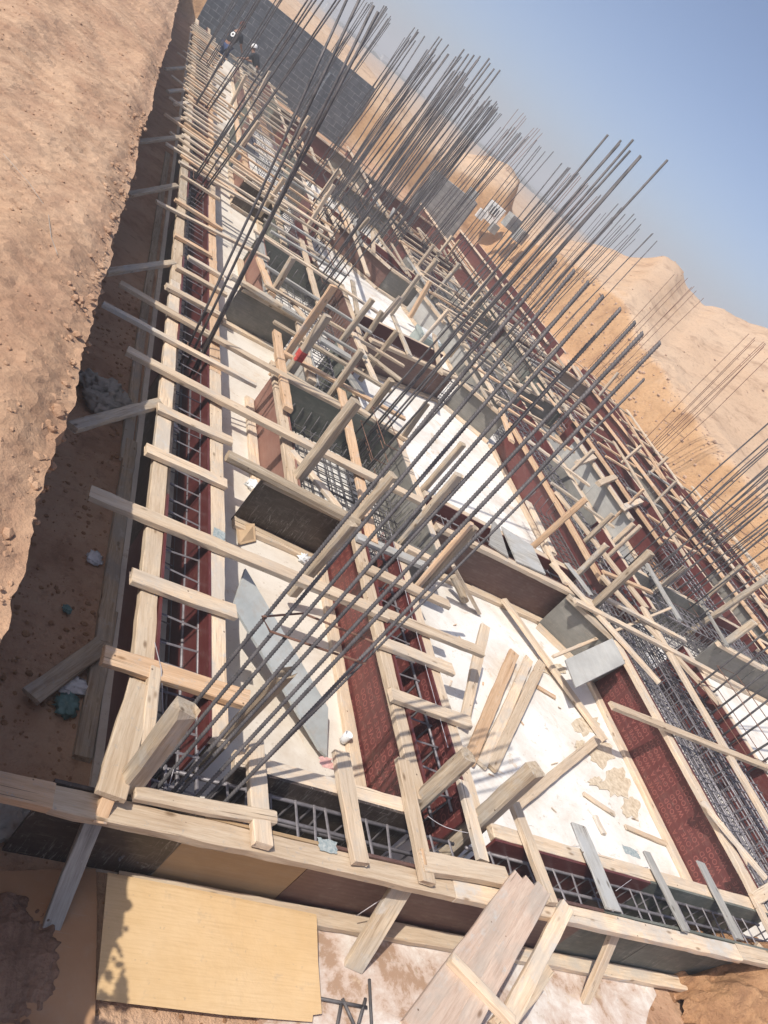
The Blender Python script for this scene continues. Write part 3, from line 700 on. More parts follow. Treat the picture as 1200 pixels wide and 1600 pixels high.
cage('rebar cage in the fourth beam farther back', (11.1, 14.2), (11.1, 22), 0.6, nb=4, sp=0.22)
cage('rebar cage in the right cross beam', (8.8, 7.45), (14.2, 7.5), 0.5, nb=4, sp=0.14)
cage('rebar cage in the outer right beam', (14.9, 7.2), (14.9, 20), 0.3, sp=0.2)
cage('rebar cage in the middle right beam', (13.3, 8.2), (13.3, 16), 0.5, nb=3, sp=0.2)
def mat_net(label, x0, y0, x1, y1, sx, sy, z, r=0.007, group='footing bar mats'):
    t = empty('footing_bar_mat', (x0, y0, 0), label, 'rebar mat', group)
    y = 0.05
    while y < y1-y0:
        v, f = tube_data([(0, y, z), (0.02, y, z), (x1-x0, y+rnd.uniform(-.03, .03), z+rnd.uniform(-.01, .02)), (x1-x0, y, z+.24)], r, 5); link('mat_bar', mesh('mat_bar', v, f, True), t, 'steel'); y += sy
    x = 0.05
    while x < x1-x0:
        v, f = tube_data([(x, 0, z+.22), (x, 0.02, z+.015), (x+rnd.uniform(-.03, .03), y1-y0, z+.015), (x, y1-y0, z+.22)], r, 5); link('mat_bar', mesh('mat_bar', v, f, True), t, 'steel'); x += sx
    return t
mat_net('dense bar mat inside the nearest column box, lower level', 2.68, 5.55, 4.15, 7.7, 0.11, 0.11, 0.03)
mat_net('dense bar mat inside the nearest column box, upper level', 2.70, 5.6, 4.12, 6.9, 0.13, 0.13, 0.20)
mat_net('bar mat inside the second column box', 2.72, 9.8, 4.1, 12.3, 0.13, 0.13, 0.12)
mat_net('bar mat inside the third column box', 2.7, 15.2, 4.1, 17.4, 0.16, 0.16, 0.15)
mat_net('dense bar mat at the crossing of the third beam and the first cross beam', 6.95, 6.1, 8.6, 8.6, 0.13, 0.13, 0.26)
mat_net('dense bar mat under the right column starter bars', 8.7, 7.0, 10.4, 8.9, 0.13, 0.14, 0.16)
mat_net('dense bar mat beneath the far right column', 12.4, 9.6, 14.4, 12.6, 0.16, 0.16, 0.24)
mat_net('bar mat at the far middle column', 5.3, 20.2, 7.2, 22.3, 0.2, 0.2, 0.3)

# ------------------------------------------------------------------ column starter bars
def ribbed(name, pts, r, parent, mat='steel', pitch=0.016):
    a = [Vector(p) for p in pts]; L = (a[-1]-a[0]).length
    def pos(s):
        if len(a) == 2: return a[0].lerp(a[1], s)
        return a[0]*(1-s)**2 + a[1]*2*s*(1-s) + a[2]*s*s
    N = int(L/pitch)*3; vs = []; fs = []; n = 8
    x = (a[-1]-a[0]).normalized(); u = x.orthogonal().normalized(); v = x.cross(u)
    for i in range(N+1):
        p = pos(i/N) - a[0]; rr = r*(1.20 if i % 3 == 1 else 0.92)
        for j in range(n):
            an = 2*PI*j/n; seam = 0.5 if j % 4 == 0 else 1
            q = r*(1+(rr/r-1)*seam)
            vs.append(p + (u*math.cos(an)+v*math.sin(an))*q + x*(math.sin(an)*r*0.55))
    for i in range(N):
        for j in range(n):
            b = i*n+(j+1) % n; fs.append((i*n+j, b, b+n, i*n+j+n))
    fs.append(tuple(range(n-1, -1, -1))); fs.append(tuple(range(N*n, N*n+n)))
    o = link(name, mesh(name, vs, fs, True), parent, mat); o.location = a[0]-parent.location
    return o
G_COL = 'column starter bar bundles'
def bundle(label, bars, rib=False, r=0.011, mat='steel', ties=(), bend=0.02):
    c = sum((Vector(b[0]) for b in bars), Vector())/len(bars)
    t = empty('column_starter_bars', (c.x, c.y, 0.0), label, 'rebar bundle', G_COL)
    for a, b in bars:
        a, b = Vector(a), Vector(b); m_ = (a+b)/2 + Vector((rnd.uniform(-bend, bend), rnd.uniform(-bend, bend), 0))
        if rib: ribbed('vertical_bar', (a, m_, b), r, t, mat)
        else:
            v, f = tube_data([a-t.location, a.lerp(m_, .5)-t.location, m_-t.location, m_.lerp(b, .5)-t.location, b-t.location], r, 6)
            link('vertical_bar', mesh('vertical_bar', v, f, True), t, mat)
    for s in ties:
        pp = [a.lerp(b, s) for a, b in ((Vector(q[0]), Vector(q[1])) for q in bars)]
        cx = sum(pp, Vector())/len(pp); x0 = min(p.x for p in pp)-.015; x1 = max(p.x for p in pp)+.015; y0 = min(p.y for p in pp)-.015; y1 = max(p.y for p in pp)+.015
        v, f = tube_data([Vector((x0, y0, cx.z))-t.location, Vector((x1, y0, cx.z+.01))-t.location, Vector((x1, y1, cx.z))-t.location, Vector((x0, y1, cx.z-.01))-t.location], 0.005, 5, True)
        link('tie_hoop', mesh('tie_hoop', v, f), t, 'steel_rust')
    return t
# nearest corner bars, ends read off the photograph
k1 = []
for b, tp, zt in [((248, 1168), (870, 405), 3.36), ((262, 1185), (898, 422), 3.36), ((268, 1205), (920, 440), 3.36), ((278, 1228), (943, 462), 3.36), ((287, 1232), (970, 482), 3.36), ((312, 1240), (993, 503), 3.36), ((330, 1240), (1005, 520), 3.36), ((357, 1247), (1032, 535), 3.36)]:
    h = 3.37
    k1.append((P(*b, .48), None, b, tp))
bars1 = []
for p, _, b, tp in k1:
    # height at which the ray through the seen top passes closest above the foot
    best = None
    for i in range(280, 335):
        q = P(*tp, i/100); dd = math.hypot(q.x-p.x, q.y-p.y)
        if best is None or dd < best[0]: best = (dd, q)
    d_ = (p-best[1])/(best[1].z-p.z)
    bars1.append((p+d_*.43, best[1]))
kk = bundle('nearest tall bundle of ribbed bars rising from the front corner', bars1, True, 0.0098, bend=0.0)
q = P(350, 1250, .15); tt_ = P(1007, 590, 3.2)
bb = [tuple(x) for x in ()]
ribbed('thin_bar', (P(356, 1248, .45), P(356, 1248, .45).lerp(P(1007, 592, 3.16), .5), P(1007, 592, 3.16)), 0.007, kk)
# slipped red hoop round the nearest bars
hp = [a.lerp(b, .385+0.004*i) for i, (a, b) in enumerate(bars1)]
v, f = tube_data([hp[0]+Vector((-.02, -.01, .02))-kk.location, hp[1]+Vector((-.05, -.06, -.05))-kk.location, hp[7]+Vector((.02, -.03, -.03))-kk.location, hp[7]+Vector((.03, .05, .05))-kk.location, hp[2]+Vector((.05, .1, .02))-kk.location], 0.006, 6, True)
link('tie_hoop', mesh('tie_hoop', v, f), kk, 'steel_rust')
def auto(label, cx, cy, tx, ty, zt, n=8, sx=0.22, sy=0.5, z0=0.05, r=0.0115, mat='steel', ties=(0.06, 0.12, 0.19), bend=0.06, seed=1, zj=0.08, rib=False):
    rg = random.Random(seed); bars = []
    cols = 2 if n > 4 else 2; rows = (n+1)//2
    for i in range(n):
        a = (i % 2)-.5; b = (i//2)/(max(1, rows-1))-.5
        ox, oy = a*sx+rg.uniform(-.03, .03), b*sy+rg.uniform(-.03, .03)
        bars.append(((cx+ox, cy+oy, z0), (tx+ox*1.15+rg.uniform(-.09, .09), ty+oy*1.15+rg.uniform(-.10, .10), zt+rg.uniform(-zj, zj))))
    return bundle(label, bars, rib, r, mat, ties, bend)
# column row along the left beam
k2 = [(P(275, 560, .3), P(583, 12, 4.15)), (P(283, 566, .3), P(574, 2, 4.15)), (P(290, 572, .3), P(563, -8, 4.15)), (P(279, 585, .3), P(595, 20, 4.1)), (P(287, 590, .3), P(606, 34, 4.05))]
k2 = []
for (bx, tx) in (((280, 572), (547, -12)), ((288, 578), (563, -4)), ((296, 590), (584, 8)), ((303, 585), (591, 18))):
    p = P(*bx, .25); best = None
    for i in range(370, 480):
        q_ = P(*tx, i/100)
        dd = math.hypot(q_.x-p.x, q_.y-p.y)
        if best is None or dd < best[0]: best = (dd, q_)
    k2.append((p, best[1]))
bundle('leaning bundle of four dark bars from the second column of the left beam', k2, False, 0.012, ties=(.03, .07), bend=.03)
auto('bundle of bars from the third column of the left beam', 1.58, 12.9, 1.75, 12.6, 4.3, 6, seed=3)
auto('bundle of bars from the fourth column of the left beam', 1.56, 18.4, 1.7, 18.1, 4.3, 6, seed=4)
auto('bundle of bars from the fifth column of the left beam', 1.56, 24.2, 1.7, 24.0, 4.3, 6, seed=5)
auto('bundle of bars standing in the nearest column box', 3.80, 7.30, 3.85, 7.20, 4.3, 8, 0.16, 0.75, seed=6, bend=.03, ties=(.05, .1, .15))
auto('bundle of bars standing in the second column box', 3.80, 12.2, 3.80, 12.1, 4.3, 10, 0.2, 1.0, seed=7, bend=.03, r=.0115)
auto('bundle of bars at the third column box', 4.2, 15.7, 4.25, 15.6, 4.25, 8, 0.3, 0.9, seed=17)
auto('tall bundle at the fourth crossing of the second beam', 4.2, 19.7, 4.3, 19.6, 4.3, 8, 0.7, 0.6, seed=8, zj=.05)
auto('bundle of bars before the dark block wall, left', 4.8, 25.5, 4.9, 25.3, 4.3, 14, .6, .8, seed=9)
auto('bundle of bars before the dark block wall, right', 6.6, 26.5, 6.7, 26.3, 4.3, 14, .8, .8, seed=10)
auto('dense bundle in the far middle of the pit', 6.1, 21.5, 6.15, 21.4, 4.3, 20, .8, .9, seed=11, ties=(.05, .1, .15, .2))
auto('dense bundle right of the far middle column', 8.0, 23.6, 8.1, 23.5, 4.3, 20, .8, .9, seed=12, ties=(.05, .1, .15, .2))
auto('dense bundle left of the far middle column', 5.9, 18.3, 6.0, 18.2, 4.2, 16, .8, .8, seed=13, ties=(.05, .1, .15, .2))
auto('dense bundle on the third beam far back', 7.6, 20.0, 7.7, 19.9, 4.2, 20, .8, .8, seed=14, ties=(.05, .1, .15, .2))
auto('bundle on the fourth beam far back', 9.6, 20.8, 9.7, 20.7, 4.3, 9, .9, .8, seed=15)
auto('bundle near the pale block wall', 9.4, 26.0, 9.5, 25.9, 4.2, 9, .9, .8, seed=16)
auto('bundle of bars between the third and fourth beams', 9.5, 15.5, 9.55, 15.4, 4.25, 10, .6, .8, seed=18, r=.010)
auto('bundle of bars on the third beam below the sky gap', 8.0, 15.9, 8.1, 15.8, 4.2, 8, .6, .8, seed=19)
auto('rusty thin bundle in the outer beam by the sandy bank', 15.9, 21.2, 16.1, 21.3, 4.25, 7, .5, .9, seed=20, mat='steel_rust', r=.009)
auto('rusty thin bundle with a tied rag in the outer beam', 14.9, 16.0, 14.85, 15.9, 4.15, 8, .3, .55, seed=21, mat='steel_rust', r=.009, ties=(.03, .06, .3))
auto('far rusty bundle under the sand mound', 16.6, 41.0, 17.0, 41.2, 5.6, 8, 1.0, 1.4, z0=1.2, seed=22, mat='steel_rust', r=.014, zj=.1)
auto('far rusty bundle in front of the small white window block', 15.0, 29.0, 15.3, 29.2, 4.7, 9, .8, 1.2, z0=.2, seed=23, mat='steel_rust', r=.012)
auto('far bundle before the sand hill', 16.0, 27.0, 16.2, 27.0, 4.3, 8, .8, 1.0, z0=.2, seed=24, r=.012)
auto('bundle of bars in the right cross beam, cut by the picture edge', 9.55, 8.0, 9.6, 7.9, 4.2, 14, .9, .9, seed=25, r=.0125, ties=(.05, .1, .3, .45))
auto('bundle of bars on the far right column, cut by the picture edge', 13.3, 11.2, 13.4, 11.1, 4.2, 14, .8, .9, seed=26, r=.0125, ties=(.05, .1, .25))
auto('bundle of bars at the right side of the wide third beam', 8.42, 4.95, 8.5, 4.9, 4.2, 8, .3, 1.0, seed=27, r=.0125, z0=.1)
auto('rusty bundle near the right picture edge', 15.2, 10.4, 15.3, 10.3, 4.2, 7, .5, .9, seed=28, r=.010, mat='steel_rust')

# ------------------------------------------------------------------ cross boards
G1 = 'cross boards over the left beam'
near = [((160, 1024), (384, 1094), .125, 'wood_orange', 'split-ended orange cross board over the left beam, nearest the corner'),
        ((205, 900), (368, 958), .115, 'wood', 'pale knotty cross board, second from the corner on the left beam'),
        ((228, 702), (353, 757), .115, 'wood', 'broad pale cross board over the left beam, fourth from the corner'),
        ((246, 637), (362, 690), .11, 'wood', 'cross board over the left beam beside the broken brace end'),
        ((160, 475), (400, 602), .075, 'wood', 'thin cross board over the left beam reaching back to the bank'),
        ((259, 447), (352, 497), .10, 'wood', 'cross board just before the second column of the left beam'),
        ((275, 417), (354, 461), .09, 'wood', 'cross board above the second column bars of the left beam'),
        ((294, 402), (349, 434), .085, 'wood', 'short cross board beyond the second column of the left beam'),
        ((273, 367), (330, 400), .085, 'wood_orange', 'short orange cross board past the second column of the left beam'),
        ((273, 312), (347, 359), .085, 'wood_orange', 'orange-ended cross board over the left beam near the first trench prop'),
        ((282, 273), (343, 312), .08, 'wood', 'slim cross board between two longer ones over the left beam')]
for a, b, w_, mt, lb in near:
    px(lb, (*a, ZT+.025), (*b, ZT+.025), w_, .04, mt, name='cross_board', group=G1, broken=.05 if 'split' in lb else 0)
px('long pale board from the left trench across the first room to the second beam', (139, 770, ZT+.027), (604, 962, ZT+.027), .115, .045, 'wood')
px('whitish long board crossing the left beam and first room to the column box', (198, 548, ZT+.03), (660, 785, ZT+.12), .115, .045, 'wood', bow=.02)
px('grey-white long board parallel to the longest one, over the first room', (187, 443, ZT+.03), (530, 634, ZT+.10), .10, .04, 'wood', bow=.02)
px('long thin board over the left beam ending at the second column box', (244, 315, ZT+.03), (420, 405, ZT+.06), .08, .035, 'wood')
px('long orange board over the left beam towards the third column box', (257, 178, ZT+.03), (420, 292, ZT+.06), .10, .04, 'wood_orange')
px('long grey board over the left beam beside the orange one', (259, 224, ZT+.03), (408, 318, ZT+.06), .09, .035, 'wood')
px('long pale board over the left beam above the near-black sheet', (280, 253, ZT+.03), (452, 352, ZT+.06), .09, .035, 'wood')
i = 1; y = 13.6
while y < 31.5:
    ex = rnd.uniform(0.02, 0.35) if rnd.random() < .7 else rnd.uniform(.3, .8)
    el = rnd.uniform(.0, .15) if rnd.random() < .8 else rnd.uniform(.2, .4)
    cross(ordn(i)+' narrow cross board past the third column of the left beam, counting away', (1.24-el, y+rnd.uniform(-.06, .06)), (1.92+ex, y+rnd.uniform(-.1, .1)), None, rnd.uniform(.07, .11), .035, rnd.choice(['wood', 'wood', 'wood', 'wood_orange']), group=G1)
    y += rnd.uniform(.38, .56); i += 1
# cross boards over the second beam
G2 = 'cross boards over the second beam'
for a, b, w_, mt, lb in [((590, 1002), (706, 1047), .11, 'wood', 'cross board over the second beam beside the stamped sheet, middle one'),
                         ((596, 957), (752, 1019), .11, 'wood', 'cross board continuing the longest board over the second beam'),
                         ((610, 1085), (734, 1130), .105, 'wood', 'cross board over the second beam nearest the front beam'),
                         ((566, 885), (700, 945), .10, 'wood', 'cross board over the second beam in front of the column box'),
                         ((556, 838), (665, 885), .10, 'wood_grey', 'grey-pink cross board over the second beam behind the red hoop'),
                         ((545, 630), (640, 690), .09, 'wood', 'cross board over the nearest column box, beside the tall post')]:
    px(lb, (*a, ZT+.025), (*b, ZT+.025), w_, .04, mt, name='cross_board', group=G2)
# cross boards over the front beam
G3 = 'cross boards over the front beam'
for a, b, w_, mt, lb, tt in [((398, 1160), (410, 1322), .105, 'wood', 'striped-shadow cross board over the front beam, nearest the corner', .04),
                         ((532, 1176), (563, 1350), .105, 'wood', 'second pale cross board over the front beam, shadow-striped, nail heads at its foot', .04),
                         ((628, 1188), (668, 1380), .10, 'wood', 'third cross board over the front beam, tied with orange cord', .04),
                         ((722, 1222), (754, 1345), .08, 'wood', 'narrow cross board over the front beam between log and platform', .04),
                         ((802, 1254), (862, 1412), .09, 'wood', 'cross board over the front beam at the top of the plank platform', .04),
                         ((903, 1289), (958, 1422), .15, 'wood_grey', 'wide blue-grey plywood strip across the front beam', .018),
                         ((1010, 1332), (1072, 1456), .085, 'wood_grey', 'ragged narrow grey plywood strip across the front beam', .018),
                         ((1094, 1347), (1156, 1468), .10, 'wood_grey', 'straight grey plywood strip with pale edge across the front beam', .018),
                         ((1157, 1360), (1206, 1460), .07, 'wood', 'thin pale cross board at the right end of the front beam', .035)]:
    px(lb, (*a, ZT+.022), (*b, ZT+.03), w_, tt, mt, name='cross_board', group=G3)
# painted marks
def mark(nm, a, b, w_, mt, z=ZT+.0065):
    o = bar(nm, P(*a, z), P(*b, z), w_, .0015, mt, rough=0, ch=.0003); return tag(o, None)
def pmark(label, a, b, w_, mt, z):
    p, q = P(*a, z), P(*b, z); d = (q-p); L_ = d.length; x = d.normalized(); y = Vector((-x.y, x.x, 0)); rr = random.Random(a[0])
    pts = []
    for i in range(28):
        s_ = i/28*4; e = int(s_); f = s_-e
        u_, v_ = ((f, 0), (1, f), (1-f, 1), (0, 1-f))[e]
        pts.append(x*(u_*L_+rr.uniform(-.010, .010))+y*((v_-.5)*w_+rr.uniform(-.006, .006)))
    me = mesh('paint_mark', pts+[q_-Vector((0, 0, .0015)) for q_ in pts], [tuple(range(28))]+[(i, i+28, (i+1) % 28+28, (i+1) % 28) for i in range(28)])
    o = link('paint_mark', me, None, mt); o.location = p
    tag(o, label, 'paint mark', 'paint marks on the timber')
pmark('blue paint patch on the top rail of the front beam', (498, 1318), (527, 1325), .07, 'paint_blue', ZT+.004)
pmark('pale blue paint patch on the inner rail of the left beam', (343, 828), (342, 848), .09, 'paint_blue', ZT+.004)
pmark('pink paint patch on the inner rail of the front beam', (500, 1189), (520, 1194), .07, 'paint_pink', ZT+.004)
pmark('light blue paint patch on the inner rail beside the blue-grey strip', (974, 1326), (998, 1336), .07, 'paint_blue', ZT+.004)

# ------------------------------------------------------------------ loose and special timbers
px('rough log-like timber lying over the black-brown sheet of the column box', (355, 712, ZT+.03), (560, 818, ZT+.03), .10, .08, 'wood_post', ch=.02)
px('thick timber at the foot of the black-brown sheet', (365, 812, F1+.03), (497, 876, F1+.03), .07, .05, 'wood')
px('orange plank running along the middle of the nearest column box', (533, 610, ZT+.035), (582, 848, ZT+.035), .11, .035, 'wood_orange')
px('upright-edged orange plank on the left side of the nearest column box', (432, 520, ZT+.07), (450, 640, ZT+.07), .10, .05, 'wood_orange')
px('slanting board inside the column box corner', (455, 705, ZT+.01), (530, 795, ZT-.05), .09, .035, 'wood')
px('diagonal pale board over the column box pointing to the camera', (471, 375, ZT+.06), (500, 480, ZT+.06), .10, .035, 'wood')
px('pale board lying along the second beam between the boxes', (405, 405, ZT+.02), (425, 460, ZT+.02), .11, .04, 'wood_orange')
px('round-edged timber lying over the second box end sheet', (362, 432, ZT+.03), (460, 492, ZT+.03), .09, .07, 'wood_post', ch=.018)
px('jagged board end beside the second column box', (440, 452, ZT+.03), (482, 505, ZT+.03), .09, .03, 'wood')
px('whitish painted plank laid over the nearest column box', (500, 530, ZT+.06), (548, 560, ZT+.06), .14, .04, 'wood_grey')
px('crumpled cement-stained board end over the column box', (540, 580, ZT+.08), (567, 618, ZT+.08), .12, .03, 'wood_grey')
px('pale diagonal batten above the green-grey sheet', (552, 520, ZT+.12), (588, 598, ZT+.02), .09, .035, 'wood')
px('long round-ended pole over the white pad behind the column box', (575, 555, ZT+.06), (628, 596, ZT+.06), .08, .06, 'wood_post', ch=.02)
px('diagonal brace board right of the second column box', (540, 330, ZT+.1), (575, 430, ZT+.05), .09, .035, 'wood')
px('pale brace crossing the third box', (495, 320, ZT+.05), (520, 372, ZT+.02), .10, .035, 'wood')
px('long pole-like board lying across the front white floor', (787, 937, F1+.12), (945, 1157, F1+.03), .10, .04, 'wood')
px('batten running beside the brown sheet foot, front room', (735, 915, F1+.03), (875, 985, F1+.03), .07, .04, 'wood')
px('orange-toned loose board, left one of three on the white floor', (803, 1020, F1+.11), (733, 1190, F1+.03), .115, .035, 'wood_orange')
px('loose board between the other two on the white floor', (826, 1030, F1+.05), (752, 1195, F1+.03), .10, .035, 'wood')
px('loose board, right one of three on the white floor', (846, 1036, F1+.11), (768, 1200, F1+.03), .10, .035, 'wood')
px('round-ended board leaning near the second beam on the white floor', (758, 978, ZT-.05), (724, 1135, F1+.06), .10, .035, 'wood')
px('short leaning plank below the red hoop', (706, 880, ZT-.1), (748, 956, F1+.03), .09, .035, 'wood')
px('short round log on the white floor', (708, 900, F1+.2), (727, 940, F1+.05), .08, .08, 'wood_post', ch=.025)
px('loose board lying across the lower white floor', (934, 1155, F1+.06), (808, 1258, F1+.05), .09, .035, 'wood')
px('slim pale stick laid over the third beam corner', (864, 1026, F1+.25), (1048, 950, ZT+.12), .035, .03, 'wood')
px('small orange wood scrap on the white floor', (840, 1073, F1+.02), (868, 1090, F1+.02), .05, .02, 'wood_orange')
px('split scrap of timber by the stained patch', (912, 1240, F1+.02), (960, 1272, F1+.02), .05, .02, 'wood')
px('short curved scrap near the front beam', (930, 1275, F1+.02), (944, 1303, F1+.02), .05, .03, 'wood')
px('long dark-edged scrap by the third beam foot', (978, 1292, F1+.02), (1040, 1318, F1+.02), .05, .02, 'wood')
px('round-ended board slanting over the maroon side of the third beam', (1100, 1254, ZT+.02), (1165, 1347, ZT-.12), .09, .035, 'wood')
px('batten crossing the corner where third and front beams meet', (1096, 1252, ZT+.05), (1196, 1372, ZT+.05), .06, .035, 'wood')
px('blunt board resting on the far right inner rail', (1178, 1405, ZT+.03), (1230, 1372, ZT+.15), .10, .04, 'wood')
px('long pale board crossing the whole third beam', (955, 1102, ZT+.06), (1215, 1206, ZT+.06), .085, .04, 'wood')
px('second long pale board crossing the third beam farther up', (898, 938, ZT+.06), (1163, 1077, ZT+.06), .085, .04, 'wood')
px('pale board crossing the third beam near the first cross beam', (946, 935, ZT+.09), (1070, 1001, ZT+.09), .07, .04, 'wood')
px('centre plank running along the wide third beam', (870, 770, ZT+.035), (1010, 950, ZT+.035), .11, .04, 'wood')
px('centre plank of the wide third beam, near length', (1005, 950, ZT+.035), (1215, 1310, ZT+.035), .11, .04, 'wood')
px('inner plank parallel to the left rail of the third beam', (862, 880, ZT+.035), (1030, 1067, ZT+.035), .09, .04, 'wood')
px('plank along the right edge of the wide third beam', (940, 900, ZT+.035), (1125, 1100, ZT+.035), .10, .04, 'wood')
px('plain board along the third beam from the cross beam corner', (825, 785, ZT+.04), (865, 865, ZT+.04), .09, .04, 'wood')
px('yellow-brown long brace along the third beam', (783, 640, ZT+.04), (800, 690, ZT+.04), .10, .04, 'wood_orange')
# props and cleats on the box kerb
for (u, v_), lb in (((902, 718), 'small block cleat on the grey kerb sheet, farthest'), ((935, 750), 'small block cleat on the grey kerb sheet, middle'), ((975, 787), 'small block cleat on the grey kerb sheet, nearest')):
    px(lb, (u, v_+6, ZT+.05), (u+26, v_-4, ZT+.05), .11, .07, 'wood', name='wood_cleat', cat='cleat', group='cleats on the grey kerb')
# grey plates near the third beam
def plate(label, pts, mat, th=.018, name='plywood_offcut'):
    c = sum((Vector(p) for p in pts), Vector())/len(pts); N = len(pts)
    vs = [Vector(p)-c for p in pts]; nn = (vs[1]-vs[0]).cross(vs[2]-vs[1]).normalized()
    if nn.z < 0: nn = -nn
    vs = vs+[v-nn*th for v in vs]
    fs = [tuple(range(N)), tuple(range(2*N-1, N-1, -1))]+[(i, i+N, (i+1) % N+N, (i+1) % N) for i in range(N)]
    o = link(name, mesh(name, vs, fs), None, mat); o.location = c
    return tag(o, label, 'plywood sheet', 'plywood offcuts')
plate('tilted pale grey plywood offcut propped by the third beam', [P(883, 1031, F1+.32), P(957, 997, ZT+.03), P(977, 1036, ZT+.03), P(900, 1074, F1+.32)], 'ply_light_grey')
plate('weathered blue-grey plywood plank with a pointed end propped in the first room', [P(384, 888, F1+.44), P(365, 946, F1+.40), P(500, 1172, F1+.08), P(511, 1182, F1+.06), P(513, 1106, F1+.14)], 'ply_blue_grey', .018, 'plywood_plank')
plate('grey offcut standing under the tilted one', [P(925, 1066, F1+.02), P(925, 1062, F1+.1), P(975, 1030, ZT), P(987, 1048, F1+.25), P(942, 1098, F1+.02)], 'ply_grey')
plate('brown-grey offcut leaning against the first cross beam end', [P(885, 985, F1+.1), P(935, 955, ZT), P(945, 975, ZT-.1), P(890, 1008, F1+.02)], 'ply_grey')
plate('blue-grey plywood board lying over the first cross beam', [P(784, 822, ZT+.03), P(832, 853, ZT+.035), P(853, 897, ZT+.03), P(808, 877, ZT+.025)], 'wood_grey')
plate('second blue-grey board half hidden over the first cross beam', [P(770, 812, ZT+.03), P(780, 822, ZT+.03), P(795, 870, ZT+.03), P(765, 850, ZT+.03)], 'wood_grey')
px('thin blue-grey strip over the end of the first cross beam', (885, 880, ZT+.02), (924, 930, ZT+.02), .10, .018, 'wood_grey')
px('pale cross board over the first cross beam', (852, 852, ZT+.025), (884, 912, ZT+.025), .07, .035, 'wood')
